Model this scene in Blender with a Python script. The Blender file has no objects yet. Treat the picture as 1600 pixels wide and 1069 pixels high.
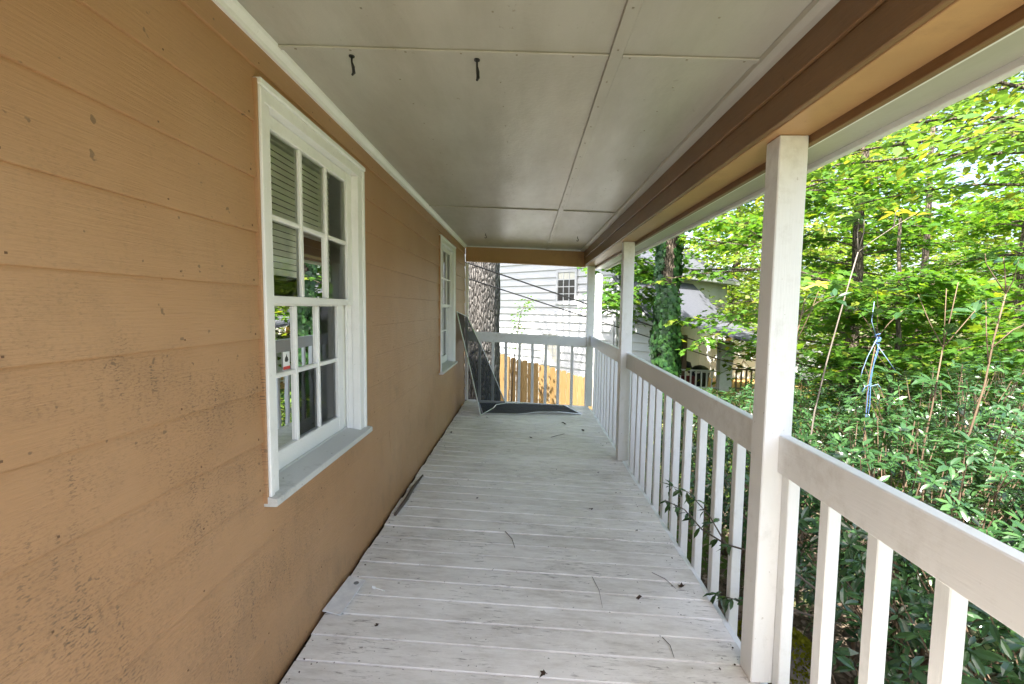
import bpy, bmesh, math, random
import numpy as np
from mathutils import Vector, Matrix

rng = np.random.default_rng(7)
random.seed(7)
SC = bpy.context.scene
COL = SC.collection

# ------------------------------------------------------------------ camera
CAM_LOC = (0.9465, 0.0, 1.42)
cd = bpy.data.cameras.new('camera')
cam = bpy.data.objects.new('camera', cd)
COL.objects.link(cam)
cd.sensor_width = 36.0
cd.lens = 711.0 / 1600.0 * 36.0
cd.clip_start = 0.02
cd.clip_end = 400.0
F_ = Vector((-0.03007885, 0.99680734, -0.07396207))
R_ = Vector((0.99944242, 0.0310663, 0.01223646))
U_ = Vector((-0.01449513, 0.07355277, 0.99718598))
m = Matrix((R_, U_, -F_)).transposed().to_4x4()
m.translation = Vector(CAM_LOC)
cam.matrix_world = m
SC.camera = cam

# ------------------------------------------------------------------ light
SUN_TO = Vector((-0.22, -0.44, 0.87)).normalized()
SUN_EL = math.asin(SUN_TO.z)
SUN_AZ = math.atan2(SUN_TO.x, SUN_TO.y)
w = bpy.data.worlds.new('World')
SC.world = w
w.use_nodes = True
wn = w.node_tree
sky = wn.nodes.new('ShaderNodeTexSky')
sky.sky_type = 'NISHITA'
sky.sun_disc = False
sky.sun_elevation = SUN_EL
sky.sun_rotation = SUN_AZ
sky.air_density = 1.0
sky.dust_density = 4.0
sky.ozone_density = 0.6
bgn = wn.nodes['Background']
bgn.inputs['Strength'].default_value = 0.15
wn.links.new(sky.outputs[0], bgn.inputs[0])
sd = bpy.data.lights.new('sun', 'SUN')
sd.energy = 4.8
sd.angle = math.radians(0.6)
sd.color = (1.0, 0.95, 0.86)
sun = bpy.data.objects.new('sun', sd)
COL.objects.link(sun)
sun.rotation_euler = (-SUN_TO).to_track_quat('-Z', 'Y').to_euler()
sun.location = (0, 0, 30)

SC.view_settings.view_transform = 'Standard'
SC.view_settings.look = 'None'
SC.view_settings.gamma = 1.0
SC.view_settings.exposure = 2.2
SC.view_settings.use_curve_mapping = False
SC.cycles.max_bounces = 10
SC.cycles.diffuse_bounces = 6
SC.cycles.glossy_bounces = 4
SC.cycles.transparent_max_bounces = 12
SC.cycles.transmission_bounces = 6
SC.cycles.use_denoising = True
SC.cycles.sample_clamp_indirect = 8.0


# ------------------------------------------------------------------ materials
class NT:
    def __init__(self, name):
        self.m = bpy.data.materials.new(name)
        self.m.use_nodes = True
        self.t = self.m.node_tree
        self.t.nodes.clear()
        self.out = self.t.nodes.new('ShaderNodeOutputMaterial')

    def n(self, typ, ins=None, **attr):
        nd = self.t.nodes.new('ShaderNode' + typ)
        for k, v in attr.items():
            setattr(nd, k, v)
        for k, v in (ins or {}).items():
            s = nd.inputs[k]
            if hasattr(v, 'is_output') or isinstance(v, bpy.types.NodeSocket):
                self.t.links.new(v, s)
            else:
                s.default_value = v
        return nd

    def coord(self, scale=(1, 1, 1), kind='Object', loc=(0, 0, 0)):
        tc = self.n('TexCoord')
        mp = self.n('Mapping', {'Vector': tc.outputs[kind], 'Scale': scale, 'Location': loc})
        return mp.outputs[0]

    def noise(self, vec, scale, detail=4.0, rough=0.55):
        return self.n('TexNoise', {'Vector': vec, 'Scale': scale, 'Detail': detail, 'Roughness': rough}).outputs['Fac']

    def ramp(self, fac, stops):
        r = self.n('ValToRGB', {'Fac': fac})
        el = r.color_ramp.elements
        while len(el) < len(stops):
            el.new(0.5)
        for e, (p, c) in zip(el, stops):
            e.position = p
            e.color = (c, c, c, 1) if isinstance(c, (int, float)) else (*c, 1)
        return r.outputs[0]

    def mix(self, fac, a, b, blend='MIX'):
        nd = self.n('MixRGB', blend_type=blend)
        for k, v in (('Fac', fac), ('Color1', a), ('Color2', b)):
            if isinstance(v, bpy.types.NodeSocket):
                self.t.links.new(v, nd.inputs[k])
            elif isinstance(v, (int, float)):
                nd.inputs[k].default_value = v if k == 'Fac' else (v, v, v, 1)
            else:
                nd.inputs[k].default_value = (*v, 1)
        return nd.outputs[0]

    def math(self, op, a, b=0.0):
        nd = self.n('Math', operation=op)
        for i, v in enumerate((a, b)):
            if isinstance(v, bpy.types.NodeSocket):
                self.t.links.new(v, nd.inputs[i])
            else:
                nd.inputs[i].default_value = v
        return nd.outputs[0]

    def bump(self, h, strength=0.3, dist=0.01):
        return self.n('Bump', {'Height': h, 'Strength': strength, 'Distance': dist}).outputs[0]

    def bsdf(self, color, rough=0.6, normal=None, spec=0.4, metal=0.0):
        nd = self.n('BsdfPrincipled')
        for k, v in (('Base Color', color), ('Roughness', rough), ('Normal', normal), ('Specular IOR Level', spec), ('Metallic', metal)):
            if v is None:
                continue
            if isinstance(v, bpy.types.NodeSocket):
                self.t.links.new(v, nd.inputs[k])
            else:
                nd.inputs[k].default_value = (*v, 1) if isinstance(v, tuple) else v
        self.t.links.new(nd.outputs[0], self.out.inputs[0])
        return nd

    def island(self):
        g = self.n('NewGeometry').outputs['Random Per Island']
        o = self.n('ObjectInfo').outputs['Random']
        return self.math('FRACT', self.math('ADD', g, o))


def paint(name, col, dirt=(0.25, 0.22, 0.18), amount=0.25, rough=0.5, grain=(2, 30, 30), bump=0.08, vary=0.06, spec=0.35):
    k = NT(name)
    v = k.coord()
    n1 = k.noise(v, 1.7, 5)
    n2 = k.noise(v, 14.0, 6, 0.7)
    n3 = k.noise(k.coord(grain), 5.0, 4)
    d = k.ramp(k.math('MULTIPLY', n2, n1), [(0.26, 0.0), (0.48, 1.0)])
    base = k.mix(k.ramp(n1, [(0.35, 0.0), (0.7, 1.0)]), tuple(c * (1 - vary) for c in col), tuple(min(1, c * (1 + vary)) for c in col))
    c = k.mix(k.math('MULTIPLY', d, amount), base, dirt)
    sp = k.ramp(k.noise(v, 46.0, 2), [(0.70, 0.0), (0.76, 1.0)])
    c = k.mix(k.math('MULTIPLY', sp, amount), c, dirt)
    k.bsdf(c, rough, k.bump(n3, bump, 0.01), spec)
    return k.m


def siding_mat(name='tan_siding_paint'):
    k = NT(name)
    v = k.coord()
    grain = k.noise(k.coord((1, 1.2, 38)), 4.0, 6, 0.65)
    fine = k.noise(k.coord((1, 5, 120)), 3.0, 4, 0.6)
    n1 = k.noise(v, 1.1, 4)
    base = k.mix(k.ramp(n1, [(0.3, 0.0), (0.75, 1.0)]), (0.378, 0.203, 0.092), (0.458, 0.276, 0.150))
    oi = k.n('ObjectInfo').outputs['Random']
    base = k.mix(k.math('MULTIPLY', oi, 0.22), base, (0.38, 0.205, 0.095))
    base = k.mix(k.math('MULTIPLY', k.ramp(fine, [(0.45, 0), (0.75, 1)]), 0.14), base, (0.20, 0.11, 0.055))
    # mildew: small stretched dark specks, thick in patches
    patch = k.ramp(k.noise(k.coord((1, 1, 1.8)), 2.1, 4, 0.6), [(0.40, 0.0), (0.60, 1.0)])
    sp = k.ramp(k.noise(k.coord((1, 30, 80)), 2.6, 4, 0.65), [(0.505, 0.0), (0.59, 1.0)])
    streak = k.ramp(k.noise(k.coord((1, 16, 1.6)), 2.0, 3), [(0.50, 0), (0.62, 1)])
    dots = k.ramp(k.noise(v, 30.0, 2, 0.5), [(0.715, 0), (0.745, 1)])
    smear = k.ramp(k.noise(k.coord((1, 5, 2.4)), 2.2, 6, 0.7), [(0.46, 0.0), (0.72, 1.0)])
    sep = k.n('SeparateXYZ', {'Vector': k.n('NewGeometry').outputs['Position']})
    near = k.n('MapRange', {'Value': sep.outputs['Y'], 'From Min': 1.5, 'From Max': 2.9, 'To Min': 1.0, 'To Max': 0.10}).outputs[0]
    low = k.n('MapRange', {'Value': sep.outputs['Z'], 'From Min': 1.9, 'From Max': 1.1, 'To Min': 0.12, 'To Max': 1.0}).outputs[0]
    mil = k.math('MULTIPLY', k.math('MULTIPLY', patch, sp), k.math('ADD', k.math('MULTIPLY', streak, 0.6), 0.45))
    mil = k.math('MULTIPLY', k.math('MULTIPLY', mil, near), low)
    mil = k.math('MAXIMUM', mil, k.math('MULTIPLY', dots, k.math('MULTIPLY', near, 0.75)))
    c = k.mix(k.math('MULTIPLY', mil, 0.8), base, (0.07, 0.05, 0.034))
    c = k.mix(k.math('MULTIPLY', k.math('MULTIPLY', k.math('MULTIPLY', smear, patch), low), 0.34), c, (0.15, 0.10, 0.062))
    b = k.math('ADD', k.math('MULTIPLY', grain, 1.0), k.math('MULTIPLY', fine, 0.5))
    k.bsdf(c, 0.48, k.bump(b, 0.5, 0.006), 0.4)
    return k.m


def deck_mat():
    k = NT('worn_white_deck_paint')
    v = k.coord(kind='Object')
    pos = k.n('NewGeometry').outputs['Position']
    oi = k.n('ObjectInfo').outputs['Random']
    grain = k.noise(k.coord((2.0, 26, 26)), 3.0, 5, 0.65)
    base = k.mix(oi, (0.71, 0.685, 0.65), (0.80, 0.775, 0.74))
    sp_ = k.n('Mapping', {'Vector': pos, 'Scale': (0.45, 1.6, 1.0)}).outputs[0]
    n1 = k.n('TexNoise', {'Vector': pos, 'Scale': 1.1, 'Detail': 3.0}).outputs['Fac']
    n2 = k.n('TexNoise', {'Vector': sp_, 'Scale': 11.0, 'Detail': 8.0, 'Roughness': 0.75}).outputs['Fac']
    scuff = k.ramp(k.math('MULTIPLY', k.math('ADD', n1, 0.25), n2), [(0.30, 0), (0.54, 1)])
    base = k.mix(k.math('MULTIPLY', scuff, 0.55), base, (0.32, 0.28, 0.235))
    wear = k.ramp(k.noise(k.coord((3, 22, 22)), 3.2, 6, 0.75), [(0.55, 0), (0.66, 1)])
    patch = k.ramp(k.n('TexNoise', {'Vector': pos, 'Scale': 3.1, 'Detail': 2.0}).outputs['Fac'], [(0.44, 0), (0.58, 1)])
    c = k.mix(k.math('MULTIPLY', k.math('MULTIPLY', wear, patch), 0.92), base, (0.15, 0.13, 0.11))
    sp = k.ramp(k.n('TexNoise', {'Vector': pos, 'Scale': 55.0, 'Detail': 1.5}).outputs['Fac'], [(0.735, 0), (0.765, 1)])
    c = k.mix(k.math('MULTIPLY', sp, 0.7), c, (0.07, 0.06, 0.05))
    k.bsdf(c, k.n('MapRange', {'Value': n2, 'To Min': 0.26, 'To Max': 0.55}).outputs[0], k.bump(grain, 0.12, 0.008), 0.4)
    return k.m


def leaf_mat(name, dark, light, trans=0.4, rough=0.45, spec=0.35, tint=None):
    k = NT(name)
    r = k.island()
    col = k.mix(r, dark, light)
    if tint:
        col = k.mix(k.ramp(r, [(0.80, 0.0), (0.97, 1.0)]), col, tint)
    n = k.noise(k.coord(kind='Object'), 9.0, 3)
    col = k.mix(k.math('MULTIPLY', n, 0.35), col, tuple(c * 0.55 for c in dark))
    p = k.bsdf(col, rough, None, spec)
    tr = k.n('BsdfTranslucent', {'Color': k.mix(1.0, col, (1.35, 1.25, 0.55), 'MULTIPLY')})
    mx = k.n('MixShader', {'Fac': trans})
    k.t.links.new(p.outputs[0], mx.inputs[1])
    k.t.links.new(tr.outputs[0], mx.inputs[2])
    k.t.links.new(mx.outputs[0], k.out.inputs[0])
    return k.m


def bark_mat(name, a, b, scale=(14, 14, 3), strength=0.9):
    k = NT(name)
    vo = k.n('TexVoronoi', {'Vector': k.coord(scale), 'Scale': 1.0}, feature='DISTANCE_TO_EDGE').outputs['Distance']
    n = k.noise(k.coord(tuple(s * 1.6 for s in scale)), 1.0, 6, 0.7)
    h = k.math('ADD', k.ramp(vo, [(0.0, 0.0), (0.25, 1.0)]), n)
    c = k.mix(k.ramp(n, [(0.3, 0), (0.7, 1)]), a, b)
    c = k.mix(k.ramp(vo, [(0.0, 1.0), (0.12, 0.0)]), c, tuple(x * 0.35 for x in a))
    k.bsdf(c, 0.9, k.bump(h, strength, 0.03), 0.1)
    return k.m


def plain(name, col, rough=0.5, spec=0.4, metal=0.0, nscale=8.0, nvar=0.25):
    k = NT(name)
    n = k.noise(k.coord(), nscale, 5)
    c = k.mix(n, tuple(x * (1 - nvar) for x in col), tuple(min(1, x * (1 + nvar)) for x in col))
    k.bsdf(c, rough, None, spec, metal)
    return k.m


def glass_mat():
    k = NT('window_glass')
    tr = k.n('BsdfTransparent', {'Color': (0.98, 0.99, 0.985, 1)})
    wob = k.noise(k.coord(), 3.0, 2)
    gl = k.n('BsdfGlossy', {'Roughness': 0.0, 'Normal': k.bump(wob, 0.02, 0.02)})
    fr = k.n('Fresnel', {'IOR': 1.6})
    mx = k.n('MixShader', {'Fac': fr.outputs[0]})
    k.t.links.new(tr.outputs[0], mx.inputs[1])
    k.t.links.new(gl.outputs[0], mx.inputs[2])
    k.t.links.new(mx.outputs[0], k.out.inputs[0])
    return k.m


def screen_mat():
    k = NT('fibreglass_screen_mesh')
    tr = k.n('BsdfTransparent', {'Color': (1, 1, 1, 1)})
    df = k.n('BsdfDiffuse', {'Color': k.mix(k.noise(k.coord(), 7.0, 4), (0.03, 0.032, 0.035), (0.065, 0.068, 0.075))})
    mx = k.n('MixShader', {'Fac': 0.74})
    k.t.links.new(tr.outputs[0], mx.inputs[1])
    k.t.links.new(df.outputs[0], mx.inputs[2])
    k.t.links.new(mx.outputs[0], k.out.inputs[0])
    return k.m


MAT = {}
MAT['siding'] = siding_mat()
MAT['beam'] = paint('tan_beam_paint', (0.45, 0.262, 0.12), (0.16, 0.09, 0.05), 0.35, 0.4, (3, 3, 30), 0.12, 0.12)
MAT['brown'] = paint('brown_beam_boards', (0.215, 0.12, 0.055), (0.07, 0.04, 0.025), 0.40, 0.42, (30, 1.6, 30), 0.3, 0.16)  # face and outer boards of the beam, darker brown than its tan underside
MAT['white'] = paint('white_trim_paint', (0.80, 0.80, 0.79), (0.30, 0.28, 0.24), 0.22, 0.42)
MAT['post'] = paint('white_post_paint', (0.78, 0.79, 0.785), (0.34, 0.31, 0.25), 0.42, 0.42, (30, 30, 2), 0.14)
MAT['sill'] = paint('weathered_sill_paint', (0.55, 0.55, 0.53), (0.14, 0.14, 0.12), 0.75, 0.6)
MAT['ceiling'] = paint('white_ceiling_paint', (0.56, 0.545, 0.465), (0.30, 0.26, 0.18), 0.30, 0.34, (3, 3, 3), 0.14, 0.07)
def ceiling_mat():
    k = NT('stained_ceiling_paint')
    v = k.coord()
    n1 = k.noise(v, 0.9, 4, 0.6)
    n2 = k.noise(k.coord((2.2, 0.5, 1)), 2.0, 6, 0.7)
    st = k.ramp(n2, [(0.42, 0), (0.72, 1)])
    c = k.mix(k.ramp(n1, [(0.3, 0), (0.7, 1)]), (0.38, 0.365, 0.305), (0.50, 0.485, 0.425))
    c = k.mix(k.math('MULTIPLY', st, 0.5), c, (0.29, 0.265, 0.20))
    sp = k.ramp(k.noise(v, 24.0, 3), [(0.70, 0), (0.74, 1)])
    c = k.mix(k.math('MULTIPLY', sp, 0.45), c, (0.20, 0.16, 0.10))
    wv = k.math('ADD', k.noise(k.coord((1.3, 0.7, 1)), 2.6, 3), k.math('MULTIPLY', k.noise(v, 60.0, 3), 0.12))
    k.bsdf(c, k.n('MapRange', {'Value': n2, 'To Min': 0.22, 'To Max': 0.42}).outputs[0], k.bump(wv, 0.6, 0.014), 0.5)
    return k.m


MAT['ceiling'] = ceiling_mat()
MAT['rail'] = paint('white_rail_paint', (0.77, 0.775, 0.765), (0.34, 0.30, 0.24), 0.36, 0.42, (30, 2, 30), 0.12)
MAT['deck'] = deck_mat()
MAT['glass'] = glass_mat()
MAT['mesh'] = screen_mat()
MAT['alu'] = plain('bent_aluminium', (0.72, 0.72, 0.72), 0.35, 0.5, 0.6)
MAT['blind'] = plain('cream_blind', (0.86, 0.86, 0.76), 0.5)
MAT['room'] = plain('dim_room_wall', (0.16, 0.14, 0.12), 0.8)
MAT['black'] = plain('black_iron', (0.02, 0.02, 0.02), 0.45)
MAT['neighbour'] = paint('white_lap_siding', (0.50, 0.51, 0.525), (0.45, 0.44, 0.42), 0.18, 0.6)
MAT['shingle'] = plain('grey_shingles', (0.085, 0.09, 0.11), 0.85, 0.2, 0, 30.0, 0.5)
MAT['fence'] = None
MAT['bark'] = bark_mat('rough_grey_bark', (0.085, 0.08, 0.076), (0.27, 0.262, 0.255), (26, 26, 5.5))
MAT['bark2'] = bark_mat('dark_brown_bark', (0.09, 0.072, 0.056), (0.22, 0.18, 0.14), (22, 22, 5))
MAT['stem'] = plain('pale_brown_stem', (0.15, 0.105, 0.07), 0.7, 0.2, 0, 30, 0.4)
MAT['stem_grey'] = plain('grey_stem', (0.19, 0.165, 0.14), 0.7, 0.2, 0, 30, 0.3)
MAT['leaf_rhodo'] = leaf_mat('glossy_dark_leaf', (0.018, 0.056, 0.018), (0.050, 0.122, 0.034), 0.14, 0.26, 0.65, (0.075, 0.16, 0.05))
MAT['leaf_over'] = leaf_mat('broad_light_leaf', (0.11, 0.23, 0.045), (0.19, 0.33, 0.08), 0.55, 0.28, 0.5, (0.30, 0.30, 0.05))
MAT['leaf_maple'] = leaf_mat('maple_leaf', (0.075, 0.19, 0.022), (0.145, 0.30, 0.038), 0.55, 0.45, 0.35, (0.25, 0.29, 0.04))
MAT['leaf_mid'] = leaf_mat('mid_green_leaf', (0.068, 0.18, 0.028), (0.135, 0.285, 0.04), 0.55, 0.5, 0.3, (0.21, 0.28, 0.03))
MAT['leaf_far'] = leaf_mat('far_yellow_green_leaf', (0.13, 0.24, 0.035), (0.25, 0.37, 0.08), 0.55, 0.6, 0.2, (0.40, 0.38, 0.16))
MAT['leaf_ivy'] = leaf_mat('ivy_leaf', (0.016, 0.06, 0.016), (0.045, 0.12, 0.025), 0.15, 0.38, 0.5)
MAT['leaf_new'] = leaf_mat('new_yellow_leaf', (0.42, 0.42, 0.06), (0.55, 0.5, 0.09), 0.35, 0.4, 0.4)
MAT['leaf_dead'] = plain('dead_brown_leaf', (0.055, 0.035, 0.025), 0.7, 0.2)
MAT['moss'] = plain('yellow_green_moss', (0.20, 0.21, 0.02), 0.95, 0.05, 0, 40, 0.5)
MAT['stone'] = plain('grey_stone', (0.22, 0.20, 0.18), 0.9, 0.2, 0, 14, 0.4)
MAT['blue'] = plain('blue_twine', (0.12, 0.22, 0.48), 0.5, 0.3, 0, 30, 0.4)
MAT['pale_twine'] = plain('pale_twine', (0.24, 0.34, 0.55), 0.5)
MAT['red'] = plain('red_print', (0.55, 0.04, 0.03), 0.5)
MAT['paper'] = plain('white_sticker', (0.8, 0.8, 0.8), 0.5)
MAT['cable'] = plain('black_cable', (0.012, 0.012, 0.014), 0.5)
MAT['tarp'] = plain('dark_cover', (0.025, 0.027, 0.035), 0.5)
MAT['maroon'] = plain('maroon_vinyl', (0.13, 0.02, 0.025), 0.4)
MAT['greywood'] = plain('grey_wood', (0.20, 0.14, 0.10), 0.8)
MAT['deckwood'] = plain('orange_pine', (0.55, 0.33, 0.12), 0.7)
MAT['grit'] = plain('leaf_litter', (0.22, 0.17, 0.13), 0.9, 0.1, 0, 30, 0.6)
MAT['bark_twig'] = plain('dark_twig', (0.09, 0.07, 0.055), 0.8)


def fence_mat():
    k = NT('new_pine_board')
    oi = k.n('ObjectInfo').outputs['Random']
    base = k.mix(oi, (0.24, 0.155, 0.062), (0.32, 0.22, 0.10))
    g = k.noise(k.coord((30, 30, 1.6)), 2.0, 5, 0.6)
    base = k.mix(k.math('MULTIPLY', k.ramp(g, [(0.45, 0), (0.7, 1)]), 0.45), base, (0.15, 0.065, 0.018))
    kn = k.ramp(k.n('TexVoronoi', {'Vector': k.coord((7, 7, 2.0)), 'Scale': 1.0}).outputs['Distance'], [(0.10, 1.0), (0.17, 0.0)])
    c = k.mix(k.math('MULTIPLY', kn, 0.85), base, (0.04, 0.016, 0.008))
    k.bsdf(c, 0.7, k.bump(g, 0.2, 0.01), 0.2)
    return k.m


MAT['fence'] = fence_mat()


def ground_mat():
    k = NT('leafy_ground')
    p = k.n('NewGeometry').outputs['Position']
    n1 = k.n('TexNoise', {'Vector': p, 'Scale': 0.45, 'Detail': 4.0}).outputs['Fac']
    n2 = k.n('TexNoise', {'Vector': p, 'Scale': 14.0, 'Detail': 6.0, 'Roughness': 0.7}).outputs['Fac']
    c = k.mix(k.ramp(n2, [(0.35, 0), (0.7, 1)]), (0.055, 0.042, 0.03), (0.24, 0.19, 0.14))
    g = k.mix(n2, (0.05, 0.10, 0.02), (0.15, 0.22, 0.05))
    c = k.mix(k.ramp(n1, [(0.48, 0), (0.56, 1)]), c, g)
    k.bsdf(c, 0.95, k.bump(n2, 0.8, 0.04), 0.1)
    return k.m


MAT['ground'] = ground_mat()


# ------------------------------------------------------------------ geometry helpers
class MB:
    def __init__(self):
        self.v = []
        self.f = []

    def add(self, vs, fs):
        o = len(self.v)
        self.v += [tuple(p) for p in vs]
        self.f += [tuple(i + o for i in q) for q in fs]
        return self

    def box(self, x0, x1, y0, y1, z0, z1, b=0.0, sh=0.0, rot=None):
        """box with optional 45 degree edge chamfers; sh drops z by sh*x"""
        if b <= 0:
            vs = [(x, y, z) for x in (x0, x1) for y in (y0, y1) for z in (z0, z1)]
            fs = [(0, 1, 3, 2), (4, 6, 7, 5), (0, 4, 5, 1), (2, 3, 7, 6), (0, 2, 6, 4), (1, 5, 7, 3)]
        else:
            bm = bmesh.new()
            bmesh.ops.create_cube(bm, size=1.0)
            for q in bm.verts:
                q.co = Vector((x0 + (q.co.x + .5) * (x1 - x0), y0 + (q.co.y + .5) * (y1 - y0), z0 + (q.co.z + .5) * (z1 - z0)))
            bmesh.ops.bevel(bm, geom=bm.edges[:], offset=b, segments=1, affect='EDGES')
            bm.verts.index_update()
            vs = [tuple(q.co) for q in bm.verts]
            fs = [tuple(q.index for q in f.verts) for f in bm.faces]
            bm.free()
        if sh:
            vs = [(x, y, z - sh * x) for x, y, z in vs]
        if rot is not None:
            vs = [tuple(rot @ Vector(p)) for p in vs]
        return self.add(vs, fs)

    def tube(self, pts, r, n=6, cap=True):
        pts = [Vector(p) for p in pts]
        rs = r if isinstance(r, (list, tuple)) else [r] * len(pts)
        vs, fs = [], []
        ref = Vector((0.31, 0.17, 0.93))
        for i, p in enumerate(pts):
            d = (pts[min(i + 1, len(pts) - 1)] - pts[max(i - 1, 0)]).normalized()
            a = d.cross(ref)
            if a.length < 0.05:
                a = d.cross(Vector((1, 0, 0)))
            a.normalize()
            b = d.cross(a)
            for k in range(n):
                t = 2 * math.pi * k / n
                vs.append(p + (a * math.cos(t) + b * math.sin(t)) * rs[i])
        for i in range(len(pts) - 1):
            for k in range(n):
                k2 = (k + 1) % n
                fs.append((i * n + k, i * n + k2, (i + 1) * n + k2, (i + 1) * n + k))
        if cap:
            fs.append(tuple(range(n)))
            fs.append(tuple((len(pts) - 1) * n + k for k in reversed(range(n))))
        return self.add(vs, fs)

    def prism(self, poly, axis, a, b):
        """extrude 2D polygon along axis 0/1/2 from a to b; poly in the two other axes' order"""
        n = len(poly)
        vs = []
        for c in (a, b):
            for q in poly:
                p = list(q)
                p.insert(axis, c)
                vs.append(tuple(p))
        fs = [tuple(range(n)), tuple(range(2 * n - 1, n - 1, -1))]
        for i in range(n):
            j = (i + 1) % n
            fs.append((i, i + n, j + n, j))
        return self.add(vs, fs)

    def mesh(self, name, material, base=(0, 0, 0), smooth=False):
        me = bpy.data.meshes.new(name)
        bx, by, bz = base
        me.from_pydata([(x - bx, y - by, z - bz) for x, y, z in self.v], [], self.f)
        bm = bmesh.new()
        bm.from_mesh(me)
        bmesh.ops.recalc_face_normals(bm, faces=bm.faces[:])
        bm.to_mesh(me)
        bm.free()
        me.materials.append(material)
        if smooth:
            me.polygons.foreach_set('use_smooth', [True] * len(me.polygons))
        return me

    def build(self, name, material, parent=None, smooth=False):
        o = bpy.data.objects.new(name, self.mesh(name, material, origin(parent), smooth))
        COL.objects.link(o)
        if parent is not None:
            o.parent = parent
        return o


def origin(o):
    p = Vector((0, 0, 0))
    while o is not None:
        p += o.location
        o = o.parent
    return p


def empty(name, loc=(0, 0, 0), label=None, cat=None, group=None, kind=None):
    o = bpy.data.objects.new(name, None)
    COL.objects.link(o)
    o.location = loc
    o.empty_display_size = 0.1
    return tag(o, label, cat, group, kind)


def tag(o, label=None, cat=None, group=None, kind=None):
    if label:
        o['label'] = label
    if cat:
        o['category'] = cat
    if group:
        o['group'] = group
    if kind:
        o['kind'] = kind
    return o


def link(name, me, parent=None, loc=(0, 0, 0)):
    o = bpy.data.objects.new(name, me)
    COL.objects.link(o)
    o.location = loc
    if parent is not None:
        o.parent = parent
    return o


def copy_tree(o, parent=None):
    c = o.copy()
    COL.objects.link(c)
    if parent is not None:
        c.parent = parent
    for ch in list(o.children):
        copy_tree(ch, c)
    return c


# leaf templates: x along the leaf, y across, z up; unit length
def t_oval(w=0.22, droop=0.10):
    v = np.array([(0, 0, 0), (.28, -w * .85, .035), (.28, 0, -.0), (.28, w * .85, .035), (.66, -w * .9, .03 - droop * .3), (.66, 0, -droop * .35),
                  (.66, w * .9, .03 - droop * .3), (1, 0, -droop)], float)
    f = np.array([(0, 2, 1), (0, 3, 2), (1, 2, 4), (2, 5, 4), (2, 3, 5), (3, 6, 5), (4, 5, 7), (5, 6, 7)])
    return v, f


def t_maple():
    pts = [(0, 0), (.18, -.42), (.34, -.26), (.62, -.50), (.60, -.20), (1.0, 0), (.60, .20), (.62, .50), (.34, .26), (.18, .42)]
    v = [(x, y, 0.05 * abs(y) * 2 - 0.12 * x * x) for x, y in pts] + [(.33, 0, 0.0)]
    f = [(10, i, (i + 1) % 10) for i in range(10)]
    return np.array(v, float), np.array(f)


def t_kite(w=0.34):
    v = np.array([(0, 0, 0), (.45, -w, .06), (.45, w, .06), (1, 0, -.08)], float)
    return v, np.array([(0, 3, 1), (0, 2, 3)])


class Leaves:
    def __init__(self):
        self.p, self.d, self.n, self.s = [], [], [], []

    def add(self, p, d, n, s):
        self.p.append(p), self.d.append(d), self.n.append(n), self.s.append(s)

    def arrays(self):
        p = np.array(self.p, float)
        d = np.array(self.d, float)
        n = np.array(self.n, float)
        s = np.array(self.s, float)
        d /= np.linalg.norm(d, axis=1, keepdims=True) + 1e-9
        y = np.cross(n, d)
        y /= np.linalg.norm(y, axis=1, keepdims=True) + 1e-9
        n = np.cross(d, y)
        return p, d, y, n, s

    def build(self, name, tmpl, material, parent, skip=None, kind='stuff'):
        p, d, y, n, s = self.arrays()
        if skip is not None:
            keep = np.ones(len(p), bool)
            keep[skip] = False
            p, d, y, n, s = p[keep], d[keep], y[keep], n[keep], s[keep]
        if not len(p):
            return None
        tv, tf = tmpl
        base = np.array(origin(parent))
        V = (p - base)[:, None, :] + s[:, None, None] * (tv[None, :, 0:1] * d[:, None, :] + tv[None, :, 1:2] * y[:, None, :] + tv[None, :, 2:3] * n[:, None, :])
        N, K = len(p), len(tv)
        Fc = (tf[None] + (np.arange(N) * K)[:, None, None]).reshape(-1, 3)
        me = bpy.data.meshes.new(name)
        me.vertices.add(N * K)
        me.vertices.foreach_set('co', V.reshape(-1).astype(np.float32))
        me.loops.add(Fc.size)
        me.loops.foreach_set('vertex_index', Fc.reshape(-1).astype(np.int32))
        me.polygons.add(len(Fc))
        me.polygons.foreach_set('loop_start', np.arange(0, Fc.size, 3, dtype=np.int32))
        me.update(calc_edges=True)
        me.materials.append(material)
        o = link(name, me, parent)
        if kind:
            o['kind'] = kind
        return o

    def singles(self, count, meshes, parent, ymax=9.0):
        """the leaves that show largest from the photograph's side become objects of their own"""
        p, d, y, n, s = self.arrays()
        q = p - np.array(CAM_LOC)
        dep = q @ np.array(F_)
        u = 711 * (q @ np.array(R_)) / dep
        v = -711 * (q @ np.array(U_)) / dep
        ok = (dep > 0.5) & (np.abs(u) < 800) & (np.abs(v) < 534) & (dep < ymax)
        sc = np.where(ok, s / np.maximum(dep, .3), 0)
        idx = [i for i in np.argsort(-sc)[:count] if sc[i] > 0]
        base = np.array(origin(parent))
        for i in idx:
            o = link('leaf', meshes[i % len(meshes)], parent)
            M = Matrix((d[i] * s[i], y[i] * s[i], n[i] * s[i])).transposed().to_4x4()
            M.translation = Vector(p[i] - base)
            o.matrix_local = M
        return idx


def leaf_mesh(name, tmpl, material):
    me = bpy.data.meshes.new(name)
    me.from_pydata([tuple(q) for q in tmpl[0]], [], [tuple(int(i) for i in q) for q in tmpl[1]])
    me.materials.append(material)
    return me


def curve(a, d, length, n=7, droop=0.0, wig=0.06):
    p = Vector(a)
    d = Vector(d).normalized()
    out = [p.copy()]
    for i in range(n):
        d = (d + Vector((random.gauss(0, wig), random.gauss(0, wig), random.gauss(0, wig) - droop / n))).normalized()
        p = p + d * (length / n)
        out.append(p.copy())
    return out


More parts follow.
